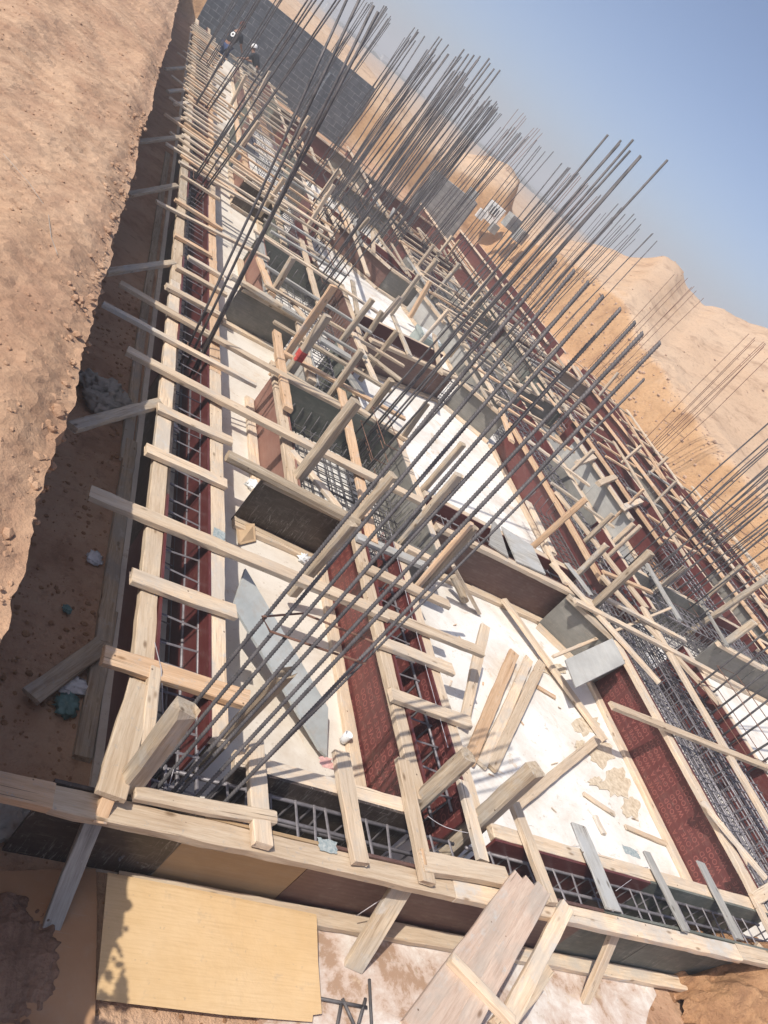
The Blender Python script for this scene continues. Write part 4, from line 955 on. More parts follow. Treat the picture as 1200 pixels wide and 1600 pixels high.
# upright stakes
GS = 'upright stakes nailed to the formwork'
def stake(label, b, t, w_=.085, tk=.07, mat='wood_post', z0=ZT-.04, **kw):
    p = P(*b, z0); best = None
    for i in range(8, 260):
        q_ = P(*t, z0+i/100); dd = math.hypot(q_.x-p.x, q_.y-p.y)
        if best is None or dd < best[0]: best = (dd, q_)
    d = (best[1]-p).normalized()
    o = bar('stake', p-d*.38, best[1], w_, tk, mat, None, False, up=Vector((0.3, -1, 0.1)), ch=kw.pop('ch', .012), rough=.004, **kw)
    if 'red painted' in label:
        L_ = (best[1]-p+d*.38).length
        me = bar_mesh(.13, w_+.004, tk+.004, 5, rough=0, ch=.012); q2 = link('paint_band', me, o, 'paint_red'); q2.location = (.38+.13, 0, 0)
    return tag(o, label, 'timber stake', GS)
SK = [((463, 750), (557, 627), .10, .09, 'tall knotty square post at the near left corner of the column box', 'wood_post'),
      ((520, 612), (565, 548), .085, .07, 'square stake at the far side of the nearest column box, middle', 'wood_post'),
      ((455, 577), (512, 493), .10, .08, 'weathered stake with a red painted band', 'wood_post'),
      ((452, 548), (522, 447), .11, .035, 'flat orange-brown plank standing upright before the bar bundle', 'wood_orange'),
      ((425, 459), (458, 403), .085, .07, 'leaning stake at the second column box', 'wood_post'),
      ((532, 535), (582, 468), .085, .06, 'orange-tipped stake right of the nearest box', 'wood_post'),
      ((574, 525), (597, 487), .085, .06, 'short stake beside the white pad, orange top', 'wood_post'),
      ((587, 562), (620, 518), .08, .06, 'stake standing against the second cross beam', 'wood_post'),
      ((570, 650), (612, 594), .095, .07, 'stake at the far right corner of the nearest box', 'wood_post'),
      ((625, 690), (667, 630), .10, .03, 'flat grey plank upright before the white pad', 'wood_post'),
      ((660, 767), (723, 694), .09, .06, 'long grey plank upright among the ribbed bars', 'wood_post'),
      ((642, 832), (717, 742), .11, .06, 'stout brown-topped stake behind the ribbed bars', 'wood_post'),
      ((548, 818), (614, 742), .10, .09, 'round-cornered post where the log meets the second beam', 'wood_post'),
      ((655, 912), (735, 818), .07, .05, 'slim brown stake left of its twin below the first cross beam', 'wood_orange'),
      ((668, 915), (743, 824), .07, .05, 'slim grey stake right of its twin below the first cross beam', 'wood_post'),
      ((498, 878), (550, 818), .10, .08, 'dark post at the end of the black-brown sheet', 'wood_post'),
      ((660, 1248), (732, 1180), .11, .11, 'round grey log standing at the crossing of front and second beam', 'wood_post'),
      ((752, 1280), (836, 1202), .12, .11, 'thick split yellowish post inside the front beam', 'wood_post'),
      ((196, 1235), (288, 1110), .115, .09, 'thick broken-topped post at the front left corner', 'wood_post'),
      ((350, 1155), (446, 1054), .10, .05, 'splintered grey plank standing inside the corner', 'wood_post'),
      ((835, 852), (915, 780), .08, .08, 'brown pole with red foot leaning over the third beam', 'wood_orange'),
      ((915, 845), (957, 804), .08, .06, 'stake over the third beam, uppermost of three', 'wood_post'),
      ((908, 892), (948, 852), .09, .07, 'stake over the third beam, thickest of three', 'wood_post'),
      ((952, 868), (1000, 822), .08, .05, 'flat stake by the mottled grey pad', 'wood'),
      ((927, 947), (1017, 863), .11, .08, 'long grey post at the junction of first cross and third beams', 'wood_post'),
      ((1107, 968), (1197, 905), .11, .08, 'long square post over the right cross beam', 'wood_post'),
      ((1113, 925), (1158, 884), .09, .08, 'square post beside the fourth beam', 'wood_post'),
      ((1030, 918), (1070, 886), .09, .05, 'brown-topped stake among the right bars', 'wood_post'),
      ((1133, 1006), (1178, 972), .12, .10, 'thick stub post at the brown-grey box', 'wood_post'),
      ((662, 432), (683, 406), .12, .10, 'blunt stake before the grey sheets of the third beam', 'wood_post'),
      ((690, 447), (718, 412), .10, .08, 'round-topped stake by the third beam, left', 'wood_post'),
      ((697, 405), (718, 375), .08, .06, 'thin brown stake before the sandy gap', 'wood_orange'),
      ((723, 482), (774, 425), .12, .06, 'broad plank upright right of the grey sheets', 'wood'),
      ((975, 795), (1005, 765), .09, .04, 'orange stake crossing the outer fourth beam', 'wood_orange'),
      ((655, 470), (672, 440), .10, .08, 'red-marked stub on the third cross beam', 'wood_orange'),
      ((630, 465), (655, 430), .09, .06, 'brown stake between mottled and pale grey sheets', 'wood_post'),
      ((668, 522), (700, 485), .08, .05, 'stake beside the grey bucket', 'wood'),
      ((300+0, 0+0), (0, 0), 0, 0, '', '')]
for b, t, w_, tk, lb, mt in SK[:-1]:
    stake(lb, b, t, w_, tk, mt, ch=(.035 if 'log' in lb or 'pole' in lb else .014), broken=.07 if ('broken' in lb or 'splinter' in lb) else .015)
# far stakes and braces, smaller in view
rg = random.Random(21)
spots = [(3.0, 14.9, 'by the third column box'), (3.9, 15.1, 'at the right of the third column box'), (2.5, 17.6, 'between third and fourth column boxes'), (2.9, 20.5, 'behind the fourth column box'), (4.3, 17.2, 'at the left end of the third cross beam'), (4.2, 22.2, 'at the left end of the fourth cross beam'),
         (5.3, 17.0, 'behind the third cross beam'), (5.0, 12.2, 'behind the second cross beam'), (7.4, 14.0, 'on the third beam past the second cross beam'), (8.6, 17.0, 'on the third beam far right side'), (7.4, 18.2, 'on the third beam left side far back'), (10.5, 16.0, 'on the fourth beam far left side'),
         (11.7, 13.0, 'on the fourth beam right side'), (12.7, 12.4, 'on the middle right beam'), (13.9, 14.4, 'on the outer right beam, near'), (14.1, 18.2, 'on the outer right beam, far'), (8.7, 10.4, 'on the grey pad edge'), (8.6, 8.4, 'at the third beam right side'), (10.7, 20.3, 'by the fourth beam far back'), (12.8, 9.2, 'near the right bars'),
         (6.0, 22.2, 'before the far middle bundle'), (9.2, 21.9, 'before the far right bundle'), (3.4, 26.0, 'near the crouching worker'), (2.6, 23.4, 'at the far left room')]
for x, y, wh in spots:
    hh = rg.uniform(.35, .8)
    o = bar('stake', (x, y, .1), (x+rg.uniform(-.08, .08), y+rg.uniform(-.08, .08), ZT+hh), .08, rg.choice([.05, .07]), rg.choice(['wood', 'wood_post', 'wood']), None, False, up=Vector((0.3, -1, 0)), ch=.01)
    tag(o, 'upright stake '+wh, 'timber stake', GS)
# short boards over the farther beams, in random lie
def spans(run, gl, horiz, fix, a, b, width, step_, n0=1, sl=.25, wmat=('wood', 'wood', 'wood_post', 'wood_post', 'wood_grey', 'wood_orange'), diag=.35):
    i = n0; s = a; step = step_*(1.75 if ('right' in run or 'fourth beam' in run or 'third beam' in run or 'second' in run) else 1.25)
    while s < b:
        ov1, ov2 = (rg.uniform(.0, .15), rg.uniform(.0, .25)) if ('right' in run or 'fourth beam' in run or 'first cross' in run) else (rg.uniform(.0, .4), rg.uniform(.0, .5))
        sk = rg.uniform(-sl, sl)*.6 if rg.random() < .8 else rg.uniform(-diag*2, diag*2)
        if horiz: p, q = (fix-ov1, s-sk/2), (fix+width+ov2, s+sk/2)
        else: p, q = (s-sk/2, fix-ov1), (s+sk/2, fix+width+ov2)
        zz = ZT+.03+rg.uniform(0, .05)
        o = bar('cross_board', (p[0], p[1], zz), (q[0], q[1], zz+rg.uniform(-.0, .06)), rg.uniform(.06, .10), .035, rg.choice(wmat), bow=.008)
        tag(o, ordn(i)+' cross board over '+run+', counting away', 'timber board', 'cross boards over '+gl)
        i += 1; s += step*rg.uniform(.6, 1.4)
    return i
spans('the second beam between the column boxes', 'the second beam', True, 2.95, 8.1, 9.6, .9, .4)
spans('the second column box', 'the second beam', True, 2.6, 9.9, 12.4, 1.7, .55)
spans('the second beam past the second column box', 'the second beam', True, 3.0, 12.6, 15.0, .85, .32)
spans('the third column box', 'the second beam', True, 2.5, 15.2, 17.5, 1.7, .45)
spans('the far part of the second beam', 'the second beam', True, 2.85, 17.7, 30, 1.4, .42)
spans('the second cross beam', 'the second cross beam', False, 11.2, 4.3, 7.2, .9, .42)
spans('the third cross beam', 'the third cross beam', False, 16.3, 4.3, 7.2, 1.3, .3)
spans('the fourth cross beam', 'the fourth cross beam', False, 21.9, 4.5, 10, .9, .4)
spans('the third beam past the first cross beam', 'the third beam', True, 7.5, 7.1, 11.0, 1.0, .72)
spans('the third beam past the second cross beam', 'the third beam', True, 7.4, 11.2, 20.5, 1.2, .30)
spans('the fourth beam', 'the fourth beam', True, 10.85, 9.8, 14.0, .9, .42)
spans('the fourth beam farther back', 'the fourth beam', True, 10.4, 14.2, 21.5, 1.3, .34)
spans('the outer right beam', 'the outer right beam', True, 14.1, 8.6, 20.5, 1.0, .62)
spans('the right cross beam', 'the right cross beam', False, 6.95, 9.0, 14.2, .9, .7)
spans('the middle right beam', 'the middle right beam', True, 12.9, 8.4, 15.8, .7, .8)
spans('the cross beam between third and fourth beams', 'the cross beam between third and fourth beams', False, 13.4, 8.7, 10.4, .7, .3)
spans('the sixth cross beam', 'the sixth cross beam', False, 18.1, 8.7, 13.8, .8, .4)
# longitudinal braces over the outer right beams
for n_, (x0, y0, x1, y1) in enumerate([(10.9, 9.0, 11.6, 13.5), (13.0, 8.4, 13.3, 12.6), (14.0, 9.2, 14.3, 13.4), (14.7, 8.6, 15.1, 12.9), (15.2, 9.8, 15.0, 14.2), (13.2, 13.2, 14.0, 17.0), (14.4, 13.8, 15.0, 18.0)]):
    zz = ZT+.10+.03*(n_ % 3)
    o = bar('timber_board', (x0, y0, zz), (x1, y1, zz+.05), .085, .035, 'wood_orange' if n_ % 3 == 2 else 'wood')
    tag(o, 'long brace board laid lengthwise over the right-hand beams, '+ordn(n_+1)+' from the near end', 'timber board', 'lengthwise braces over the right beams')

# ------------------------------------------------------------------ trench side, left
px('foot board along the shaded trench, near length', (128, 1185, GZ+.03), (172, 955, GZ+.03), .10, .04, 'wood_post', group='foot boards in the trench')
px('foot board along the shaded trench, second length', (160, 1005, GZ+.035), (205, 690, GZ+.035), .10, .04, 'wood_post', group='foot boards in the trench')
px('foot board along the shaded trench, third length', (195, 720, GZ+.03), (226, 485, GZ+.03), .09, .04, 'wood_post', group='foot boards in the trench')
px('foot board along the shaded trench, far length', (224, 500, GZ+.035), (262, 240, GZ+.035), .09, .04, 'wood_post', group='foot boards in the trench')
px('short board lying across the trench foot board', (48, 1088, GZ+.10), (160, 1008, GZ+.07), .12, .035, 'wood_post')
GP = 'props between the left beam and the bank'
for a, b, w_, mt, lb in [((250, 630, ZT-.03), (112, 668, .62), .085, 'wood_post', 'broken-ended prop from the left beam down into the trench, nearest'),
                         ((271, 411, ZT-.02), (163, 426, .5), .075, 'wood_post', 'grey prop from the left beam to the bank, second'),
                         ((276, 290, ZT), (200, 304, .6), .07, 'wood_post', 'prop from the left beam to the bank, third'),
                         ((287, 214, ZT), (213, 222, .6), .07, 'wood_post', 'prop from the left beam to the bank, fourth'),
                         ((292, 185, ZT), (272, 187, .5), .07, 'wood', 'short prop stub at the left beam, fifth'),
                         ((295, 160, ZT), (273, 163, .5), .07, 'wood', 'short prop stub at the left beam, sixth'),
                         ((297, 140, ZT), (262, 143, .5), .07, 'wood_post', 'prop from the left beam to the bank, seventh'),
                         ((300, 105, ZT), (258, 108, .5), .07, 'wood_post', 'prop from the left beam to the bank, eighth')]:
    px(lb, a, b, w_, .045, mt, name='prop', cat='timber prop', group=GP)
px('wide pale board nailed across the front left corner', (222, 1070, ZT+.02), (172, 1245, ZT+.06), .14, .03, 'wood')
px('narrow board beside the wide one at the front left corner', (242, 1045, ZT+.03), (226, 1190, ZT+.03), .065, .04, 'wood')
px('long grey raking prop from the front left corner to the ground', (183, 1195, ZT+.05), (76, 1458, GZ+.02), .085, .035, 'wood_grey', name='prop', cat='timber prop', group='raking props in front of the front beam')
px('short orange cleat on the front left corner', (174, 1228, ZT+.05), (153, 1285, ZT-.04), .06, .05, 'wood_orange')
px('long narrow timber lying on the front rail by the corner', (209, 1239, ZT+.03), (428, 1279, ZT+.03), .075, .05, 'wood', ch=.012)
px('doubling timber on the front rail below the orange cord', (655, 1348, ZT+.03), (790, 1372, ZT+.03), .12, .05, 'wood')
px('white block end projecting below the front rail', (662, 1350, ZT-.07), (674, 1386, ZT-.07), .10, .07, 'wood')
px('small pale block end projecting beside the platform', (755, 1375, ZT-.06), (777, 1388, ZT-.06), .07, .06, 'wood')
GR = 'raking props in front of the front beam'
for a, b, w_, lb, mt in [((643, 1362, ZT-.04), (551, 1512, GZ+.03), .12, 'wide raking prop before the front beam, casting a broad shadow', 'wood_post'),
                     ((885, 1416, ZT+.02), (795, 1590, .38), .10, 'raking prop just right of the plank platform', 'wood'),
                     ((971, 1434, ZT-.04), (914, 1566, GZ+.03), .085, 'slim raking prop below the blue-grey strip', 'wood'),
                     ((1190, 1478, ZT-.05), (1150, 1545, .15), .09, 'raking prop rising from the earth heap', 'wood')]:
    px(lb, a, b, w_, .04, mt, name='prop', cat='timber prop', group=GR)
px('thick timber lying at the foot of the platform', (852, 1512, .25), (775, 1610, .25), .11, .06, 'wood')
# plank platform
pf = empty('plank_platform', P(740, 1500, .2), 'sloping platform of three brown planks with a nailed cleat', 'platform')
for k_, (a, b) in enumerate([((812, 1374), (640, 1612)), ((829, 1381), (672, 1626)), ((847, 1390), (708, 1636))]):
    bar('plank', P(*a, ZT+.07), P(*b, ZT+.10), .112, .035, 'plank_pink', pf, rough=.001)
cl = bar('cleat', P(703, 1497, ZT+.13), P(800, 1598, ZT+.12), .06, .045, 'wood', pf)
# plywood sheets on the ground in front
plate('yellow plywood sheet lying in sun before the front beam', [P(168, 1368, GZ+.12), P(300, 1393, GZ+.125), P(495, 1433, GZ+.12), P(497, 1500, GZ+.10), P(503, 1584, GZ+.06), P(489, 1586, GZ+.06), P(488, 1597, GZ+.055), P(350, 1586, GZ+.06), P(150, 1562, GZ+.06)], 'ply_yellow', name='plywood_sheet')
plate('brown plywood sheet in shade half covered with soil', [P(-120, 1365, GZ+.05), P(150, 1357, GZ+.05), P(152, 1420, GZ+.05), P(148, 1620, GZ+.05), P(-120, 1640, GZ+.05)], 'ply_brown', name='plywood_sheet')
# heap of soil on the brown sheet, and the earth heap lower right
def heap(name, c, rx, ry, h, mat, seed, n=44, rot=0.0, kind='structure'):
    vs = []; fs = []
    for j in range(n+1):
        for i in range(n+1):
            x = (i/n*2-1); y = (j/n*2-1); r = math.hypot(x, y)
            q_ = 1.0 if h < .1 else .35
            rr = r*(1+q_*(.45*noise.noise(Vector((x*2.1, y*2.1, seed)))+.30*noise.noise(Vector((x*6, y*6, seed)))+.15*noise.noise(Vector((x*14, y*14, seed)))))
            z = h*max(0, 1-rr**1.7)**.8 if rr < 1 else -0.02*min(1, (rr-1)*6)
            z += (.10*h*noise.noise(Vector((x*5, y*5, seed+9)))+.05*h*noise.noise(Vector((x*13, y*13, seed))))*(1 if rr < 1 else 0)
            vs.append((x*rx, y*ry, z))
    for j in range(n):
        for i in range(n): a = j*(n+1)+i; fs.append((a, a+1, a+n+2, a+n+1))
    o = link(name, mesh(name, vs, fs, False), None, mat); o.location = c; o.rotation_euler.z = rot
    return tag(o, kind=kind)
c_ = P(1195, 1600, 0.0); heap('earth_heap', (c_.x+.15, c_.y-.05, GZ), 1.15, .8, .72, 'soil_mound', 3, n=110)
c_ = P(20, 1500, GZ); heap('soil_spill', (c_.x-.12, c_.y-.03, GZ+.05), .30, .27, .05, 'soil_pit', 8, n=60)
# bits of bar on the dirty slab
for n_, (a, b) in enumerate([((500, 1560), (573, 1574)), ((535, 1560), (557, 1610)), ((577, 1530), (581, 1610)), ((533, 1568), (525, 1612)), ((571, 1560), (560, 1600))]):
    tag(tube('bar_offcut', [P(*a, F1+.02), P(*b, F1+.02)], .009, 'steel'), ('short bar offcut on the dirty slab by the yellow sheet, '+['longest crossing piece', 'middle slanting piece', 'rightmost upright piece', 'leftmost piece', 'piece under the right end'][n_]), 'bar offcut', 'bar offcuts on the dirty slab')

# ------------------------------------------------------------------ small things
def crumple(name, c, r, mat, label, cat, seed, flat=.5, n=16):
    vs = []; fs = []; rg_ = random.Random(seed)
    for j in range(n+1):
        th = PI*j/n
        for i in range(2*n):
            ph = PI*i/n; d = Vector((math.sin(th)*math.cos(ph), math.sin(th)*math.sin(ph), math.cos(th)))
            k_ = 1+.5*noise.noise(d*2.2+Vector((seed, 0, 0)))+.5*noise.noise(d*5+Vector((seed, 0, 0)))+.25*abs(noise.noise(d*9+Vector((seed, 0, 0))))
            vs.append((d.x*r*k_, d.y*r*k_*.8, max(-.4*r, d.z*r*k_*flat)))
    for j in range(n):
        for i in range(2*n):
            a = j*2*n+i; b = j*2*n+(i+1) % (2*n); fs.append((a, a+2*n, b+2*n, b))
    o = link(name, mesh(name, vs, fs, True), None, mat); o.location = c; o.rotation_euler.z = rg_.random()*6
    return tag(o, label, cat)
p = P(475, 872, F1+.03); crumple('crumpled_paper', p, .06, 'paper_white', 'crumpled white paper at the foot of the black-brown sheet', 'litter', 1)
p = P(397, 760, F1+.03); crumple('crumpled_cloth', p, .08, 'paper_white', 'crumpled white bag beside the black-brown sheet', 'litter', 2)
p = P(325, 1152, .28); crumple('plastic_bag', p, .05, 'pink_plastic', 'small pink plastic bag caught in the corner cage', 'litter', 3)
p = P(105, 1100, GZ+.03); crumple('plastic_bag', p, .075, 'teal_plastic', 'torn teal plastic bag on the trench floor', 'litter', 4, .3)
p = P(115, 1070, GZ+.04); crumple('crumpled_paper', p, .075, 'paper_white', 'grey paper scrap above the teal bag in the trench', 'litter', 5, .2)
p = P(148, 872, GZ+.03); crumple('crumpled_paper', p, .06, 'paper_white', 'lacy white scrap on the trench floor', 'litter', 6, .2)
p = P(105, 952, GZ+.03); crumple('crumpled_paper', p, .03, 'teal_plastic', 'tiny blue-grey scrap on the trench floor', 'litter', 7, .4)
p = P(22, 1275, GZ+.04); crumple('plastic_bag', p, .12, 'sack', 'grey bag under the end of the front rail', 'litter', 8, .4)
p = P(272, 668, .1); crumple('crumpled_paper', p, .05, 'paper_white', 'bluish scrap lying in the left beam cage', 'litter', 9, .5)
for n_, (u, v_, r_) in enumerate([(143, 597, .13), (165, 610, .15), (152, 625, .13), (188, 628, .12), (170, 636, .13)]):
    p = P(u, v_, GZ+.07+.03*(n_ % 2)); crumple('sack', p, r_, 'sack', 'limp pale sack in the trench heap, '+['topmost', 'largest', 'leftmost', 'rightmost', 'lowest'][n_], 'sack', 20+n_, .5)['group'] = 'heap of sacks in the trench'
rg = random.Random(31)
for n_ in range(26):
    u, v_ = rg.uniform(690, 1010), rg.uniform(960, 1290)
    q = P(u, v_, F1+.008)
    if not (3.9 < q.x < 6.7 and 2.8 < q.y < 6.0): continue
    a_ = rg.random()*PI; l_ = rg.uniform(.03, .12)
    tag(bar('wood_chip', q, q+Vector((math.cos(a_)*l_, math.sin(a_)*l_, .006)), rg.uniform(.008, .022), .006, rg.choice(['wood', 'wood_orange', 'wood_post'])), 'small loose wood chip littering the white floor of the front right room', 'wood chip', 'wood chips on the white floor')
# foil cup
def lathe(name, prof, c, mat, n=20, parent=None):
    vs = []; fs = []
    for r_, z_ in prof:
        for i in range(n): a = 2*PI*i/n; vs.append((r_*math.cos(a), r_*math.sin(a), z_))
    for j in range(len(prof)-1):
        for i in range(n): a = j*n+i; b = j*n+(i+1) % n; fs.append((a, b, b+n, a+n))
    fs.append(tuple(range(n-1, -1, -1)))
    o = link(name, mesh(name, vs, fs, True), None, mat); o.location = c; return o
p = P(535, 1158, F1+.02); tag(lathe('foil_cup', [(.025, 0), (.03, .03), (.034, .08), (.03, .085), (.027, .04), (.02, .01)], p, 'paper_white'), 'small whitish foil cup beside the foot rail of the second beam', 'cup')
p = P(653, 552, F1); bk = empty('bucket', p, 'grey-green plastic container standing on the far white pad', 'container')
o = box('tub', (p.x-.25, p.y-.22, p.z), (p.x+.25, p.y+.25, p.z+.34), 'bucket_grey', bk)
o = box('rim', (p.x-.27, p.y-.24, p.z+.34), (p.x+.27, p.y+.27, p.z+.40), 'bucket_grey', bk)
o = box('lid', (p.x-.18, p.y-.16, p.z+.40), (p.x+.18, p.y+.19, p.z+.43), 'white_block', bk)
plate('small triangular scrap of brown board leaning on the floor by the timber', [P(368, 818, F1+.02), P(398, 818, F1+.10), P(400, 845, F1+.02), P(372, 852, F1+.02)], 'kraft')
# wires
def wire(label, pts, r=.0018, mat='wire', sag=0):
    pp = [P(*p) for p in pts]; out = []
    for i in range(len(pp)-1):
        for k_ in range(6):
            s = k_/6; q_ = pp[i].lerp(pp[i+1], s); q_.z -= sag*math.sin(PI*s); out.append(q_)
    out.append(pp[-1]); tag(tube('tie_wire', out, r, mat, n=4), label, 'wire', 'tie wires')
wire('white wire hanging along the inside of the left beam rail', [(242, 920, ZT), (237, 985, .45), (252, 1045, ZT+.07), (255, 1125, .4)], .003)
wire('sagging pale wire between the platform board and the blue-grey strip', [(828, 1302, ZT), (905, 1322, ZT)], .002, sag=.06)
wire('sagging wire between the two grey strips', [(935, 1332, ZT), (1012, 1355, ZT)], .002, sag=.07)
wire('straight diagonal wire under the ragged grey strip', [(962, 1392, ZT-.03), (1013, 1355, ZT)], .0022)
wire('wire between the ragged and straight grey strips', [(1048, 1375, ZT-.05), (1110, 1398, ZT-.03)], .002, sag=.04)
wire('purple wire between third and narrow cross boards', [(668, 1275, ZT-.1), (735, 1302, ZT)], .0025, sag=.03)
wire('cord from the orange knot down across the wide prop', [(660, 1363, ZT), (557, 1431, .1)], .003)
wire('long thin string stretched along the second beam', [(700, 1168, ZT+.02), (640, 950, ZT+.02), (603, 800, ZT+.02)], .0025)
tag(bar('cord_knot', P(659, 1328, ZT+.05), P(664, 1352, ZT+.05), .02, .02, 'wood_orange'), 'orange cord knotted round the third cross board', 'cord')
wire('bundle of twisted wire ends at the corner cage', [(290, 1180, .4), (268, 1205, .45), (250, 1228, .35), (262, 1235, .48), (272, 1200, .5)], .0022)
wire('pale string lying over the sandy bank', [(5, 240, BZ+.02), (45, 285, BZ+.03), (75, 330, BZ+.01), (80, 370, BZ+.03), (90, 398, BZ+.02)], .002, 'sack')

# ------------------------------------------------------------------ far walls and buildings
def wall(label, x0, x1, y, z1, th=.2, mat='block_dark', z0=GZ, tooth=True, skew=0.0):
    t = empty('block_wall', (x0, y, 0), label, 'block wall')
    t.rotation_euler.z = skew
    L = x1-x0
    vs = []; 
    o = link('wall_face', mesh('wall_face', [(x, yy, z) for z in (z0, z1) for yy in (0, th) for x in (0, L)], [(0, 2, 3, 1), (4, 5, 7, 6), (0, 1, 5, 4), (2, 6, 7, 3), (0, 4, 6, 2), (1, 3, 7, 5)]), t, mat)
    return t
wall('dark block retaining wall at the far end behind the two workers', 1.35, 7.9, 33.6, 2.42, skew=-.03)
w3 = wall('pale block wall with open cores, ending in a dark return', 10.9, 13.0, 31.0, 1.65, .35, 'block_light')
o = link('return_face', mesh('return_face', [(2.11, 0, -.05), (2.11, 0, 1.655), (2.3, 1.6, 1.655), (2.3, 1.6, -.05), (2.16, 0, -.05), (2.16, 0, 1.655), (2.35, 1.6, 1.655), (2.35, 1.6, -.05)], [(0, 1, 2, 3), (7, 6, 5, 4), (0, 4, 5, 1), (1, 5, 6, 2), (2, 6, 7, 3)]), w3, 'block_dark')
pr = wall('thin dark pier standing in front of the far block wall', 5.6, 6.0, 30.4, 2.0, .3)
# small block lean-tos on the far bank
def shed(label, c, s, mat, win=False, rz=0.0):
    t = empty('site_block_stack' if not win else 'site_cabin', c, label, 'cabin' if win else 'block stack', None, rz)
    o = box('body', (0, 0, 0), s, mat); o.parent = t; o.location = (0, 0, 0)
    if win:
        w_ = link('window', mesh('window', [(s[0]*.25-s[0]/2, -s[1]/2-.03, s[2]*.45), (s[0]*.75-s[0]/2, -s[1]/2-.03, s[2]*.45), (s[0]*.75-s[0]/2, -s[1]/2-.03, s[2]*.85), (s[0]*.25-s[0]/2, -s[1]/2-.03, s[2]*.85), (s[0]*.25-s[0]/2, -s[1]/2+.05, s[2]*.45), (s[0]*.75-s[0]/2, -s[1]/2+.05, s[2]*.45), (s[0]*.75-s[0]/2, -s[1]/2+.05, s[2]*.85), (s[0]*.25-s[0]/2, -s[1]/2+.05, s[2]*.85)], [(0, 1, 2, 3), (0, 4, 5, 1), (3, 2, 6, 7), (0, 3, 7, 4), (1, 5, 6, 2)]), t, 'glass_dark')
        for q_ in (-.17, 0, .17):
            f = box('window_bar', (0, 0, 0), (.05, .04, s[2]*.4), 'white_block'); f.parent = w_; f.location = (q_*s[0], -s[1]/2-.05, s[2]*.45)
    return t
def ray_at(u, v, dist):
    d = R3*((u-600)/FPX) - U3*((v-800)/FPX) + F3; d2 = d/math.hypot(d.x, d.y); return CAM+d2*dist
c_ = ray_at(768, 336, 38); shed('small white block cabin with a dark barred window on the far bank', (c_.x, c_.y, c_.z-.3), (.8, .7, .8), 'white_block', True, -.5)
for n_, (u, v_, s_, mt) in enumerate([(737, 305, .9, 'block_light'), (755, 330, .6, 'white_block'), (775, 352, .6, 'block_light'), (800, 345, .9, 'block_light'), (815, 366, .8, 'block_light')]):
    c_ = ray_at(u, v_, 37-n_*.4); shed(['tall pale block stack nearest the pale wall', 'low white blocks left of the barred window', 'grey blocks just below the barred window', 'grey block stack right of the barred window', 'grey block stack farthest right on the bank'][n_], (c_.x, c_.y, c_.z-.35), (s_*.55, s_*.5, s_*.65), mt, False, -.4+.2*n_)
# far off: low buildings and scrub on the horizon
for n_, (u, v_, w_, h_) in enumerate([(517, 14, 5, 2.2), (578, 68, 6, 2.4), (603, 92, 4, 1.6)]):
    c_ = ray_at(u, v_, 420); t = empty('distant_building', (c_.x, c_.y, c_.z-2), ['tiny white building on the horizon above the block wall', 'tiny pale vehicle-like building on the horizon, middle', 'tiny white building on the horizon, rightmost'][n_], 'building', 'tiny buildings on the horizon')
    o = box('wall', (0, 0, 0), (w_, 4, h_+1), 'white_block'); o.parent = t; o.location = (0, 0, 0)
    o = box('roof', (0, 0, 0), (w_*1.1, 4.4, .4), 'block_light'); o.parent = t; o.location = (0, 0, h_+1)
def shrub_mesh(seed):
    rg_ = random.Random(seed); vs = []; fs = []
    for _ in range(420):
        d = Vector((rg_.gauss(0, 1), rg_.gauss(0, 1), abs(rg_.gauss(0, .8)))).normalized()*(.4+.6*rg_.random()**.5)
        c = Vector((d.x*1.1, d.y*1.1, d.z*.8)); a = Vector((rg_.gauss(0, 1), rg_.gauss(0, 1), rg_.gauss(0, 1))).normalized()*.09; b = a.orthogonal().normalized()*.06
        o = len(vs); vs += [c-a, c+b, c+a, c-b]; fs.append((o, o+1, o+2, o+3))
    return mesh('foliage', vs, fs)
SM = [shrub_mesh(i) for i in range(3)]
for s_ in SM: s_.materials.append(M['shrub_leaf'])
rg = random.Random(77); BAND = [(530, 40), (560, 62), (600, 98), (640, 132), (700, 188), (740, 222), (780, 248), (820, 285), (860, 330), (900, 362)]
vs = []; fs = []
for i in range(260):
    k_ = rg.random()*(len(BAND)-1); a = int(k_); u = BAND[a][0]+(BAND[a+1][0]-BAND[a][0])*(k_-a); v_ = BAND[a][1]+(BAND[a+1][1]-BAND[a][1])*(k_-a)
    dist = rg.uniform(250, 1100); c_ = ray_at(u, v_, dist); zz = hgt(c_.x, c_.y)
    sc = rg.uniform(.5, 1.5)*(1+dist/700)
    src = SM[i % 3]; rz = rg.random()*6; cs, sn = math.cos(rz), math.sin(rz); o = len(vs)
    for v0 in src.vertices: vs.append((c_.x+(v0.co.x*cs-v0.co.y*sn)*sc*1.6, c_.y+(v0.co.x*sn+v0.co.y*cs)*sc*1.6, zz+v0.co.z*sc*.7))
    fs += [tuple(q+o for q in p.vertices) for p in src.polygons]
tag(link('desert_scrub', mesh('desert_scrub', vs, fs), None, 'shrub_leaf'), 'low grey-green desert scrub scattered along the horizon', 'scrub', None, 'stuff')

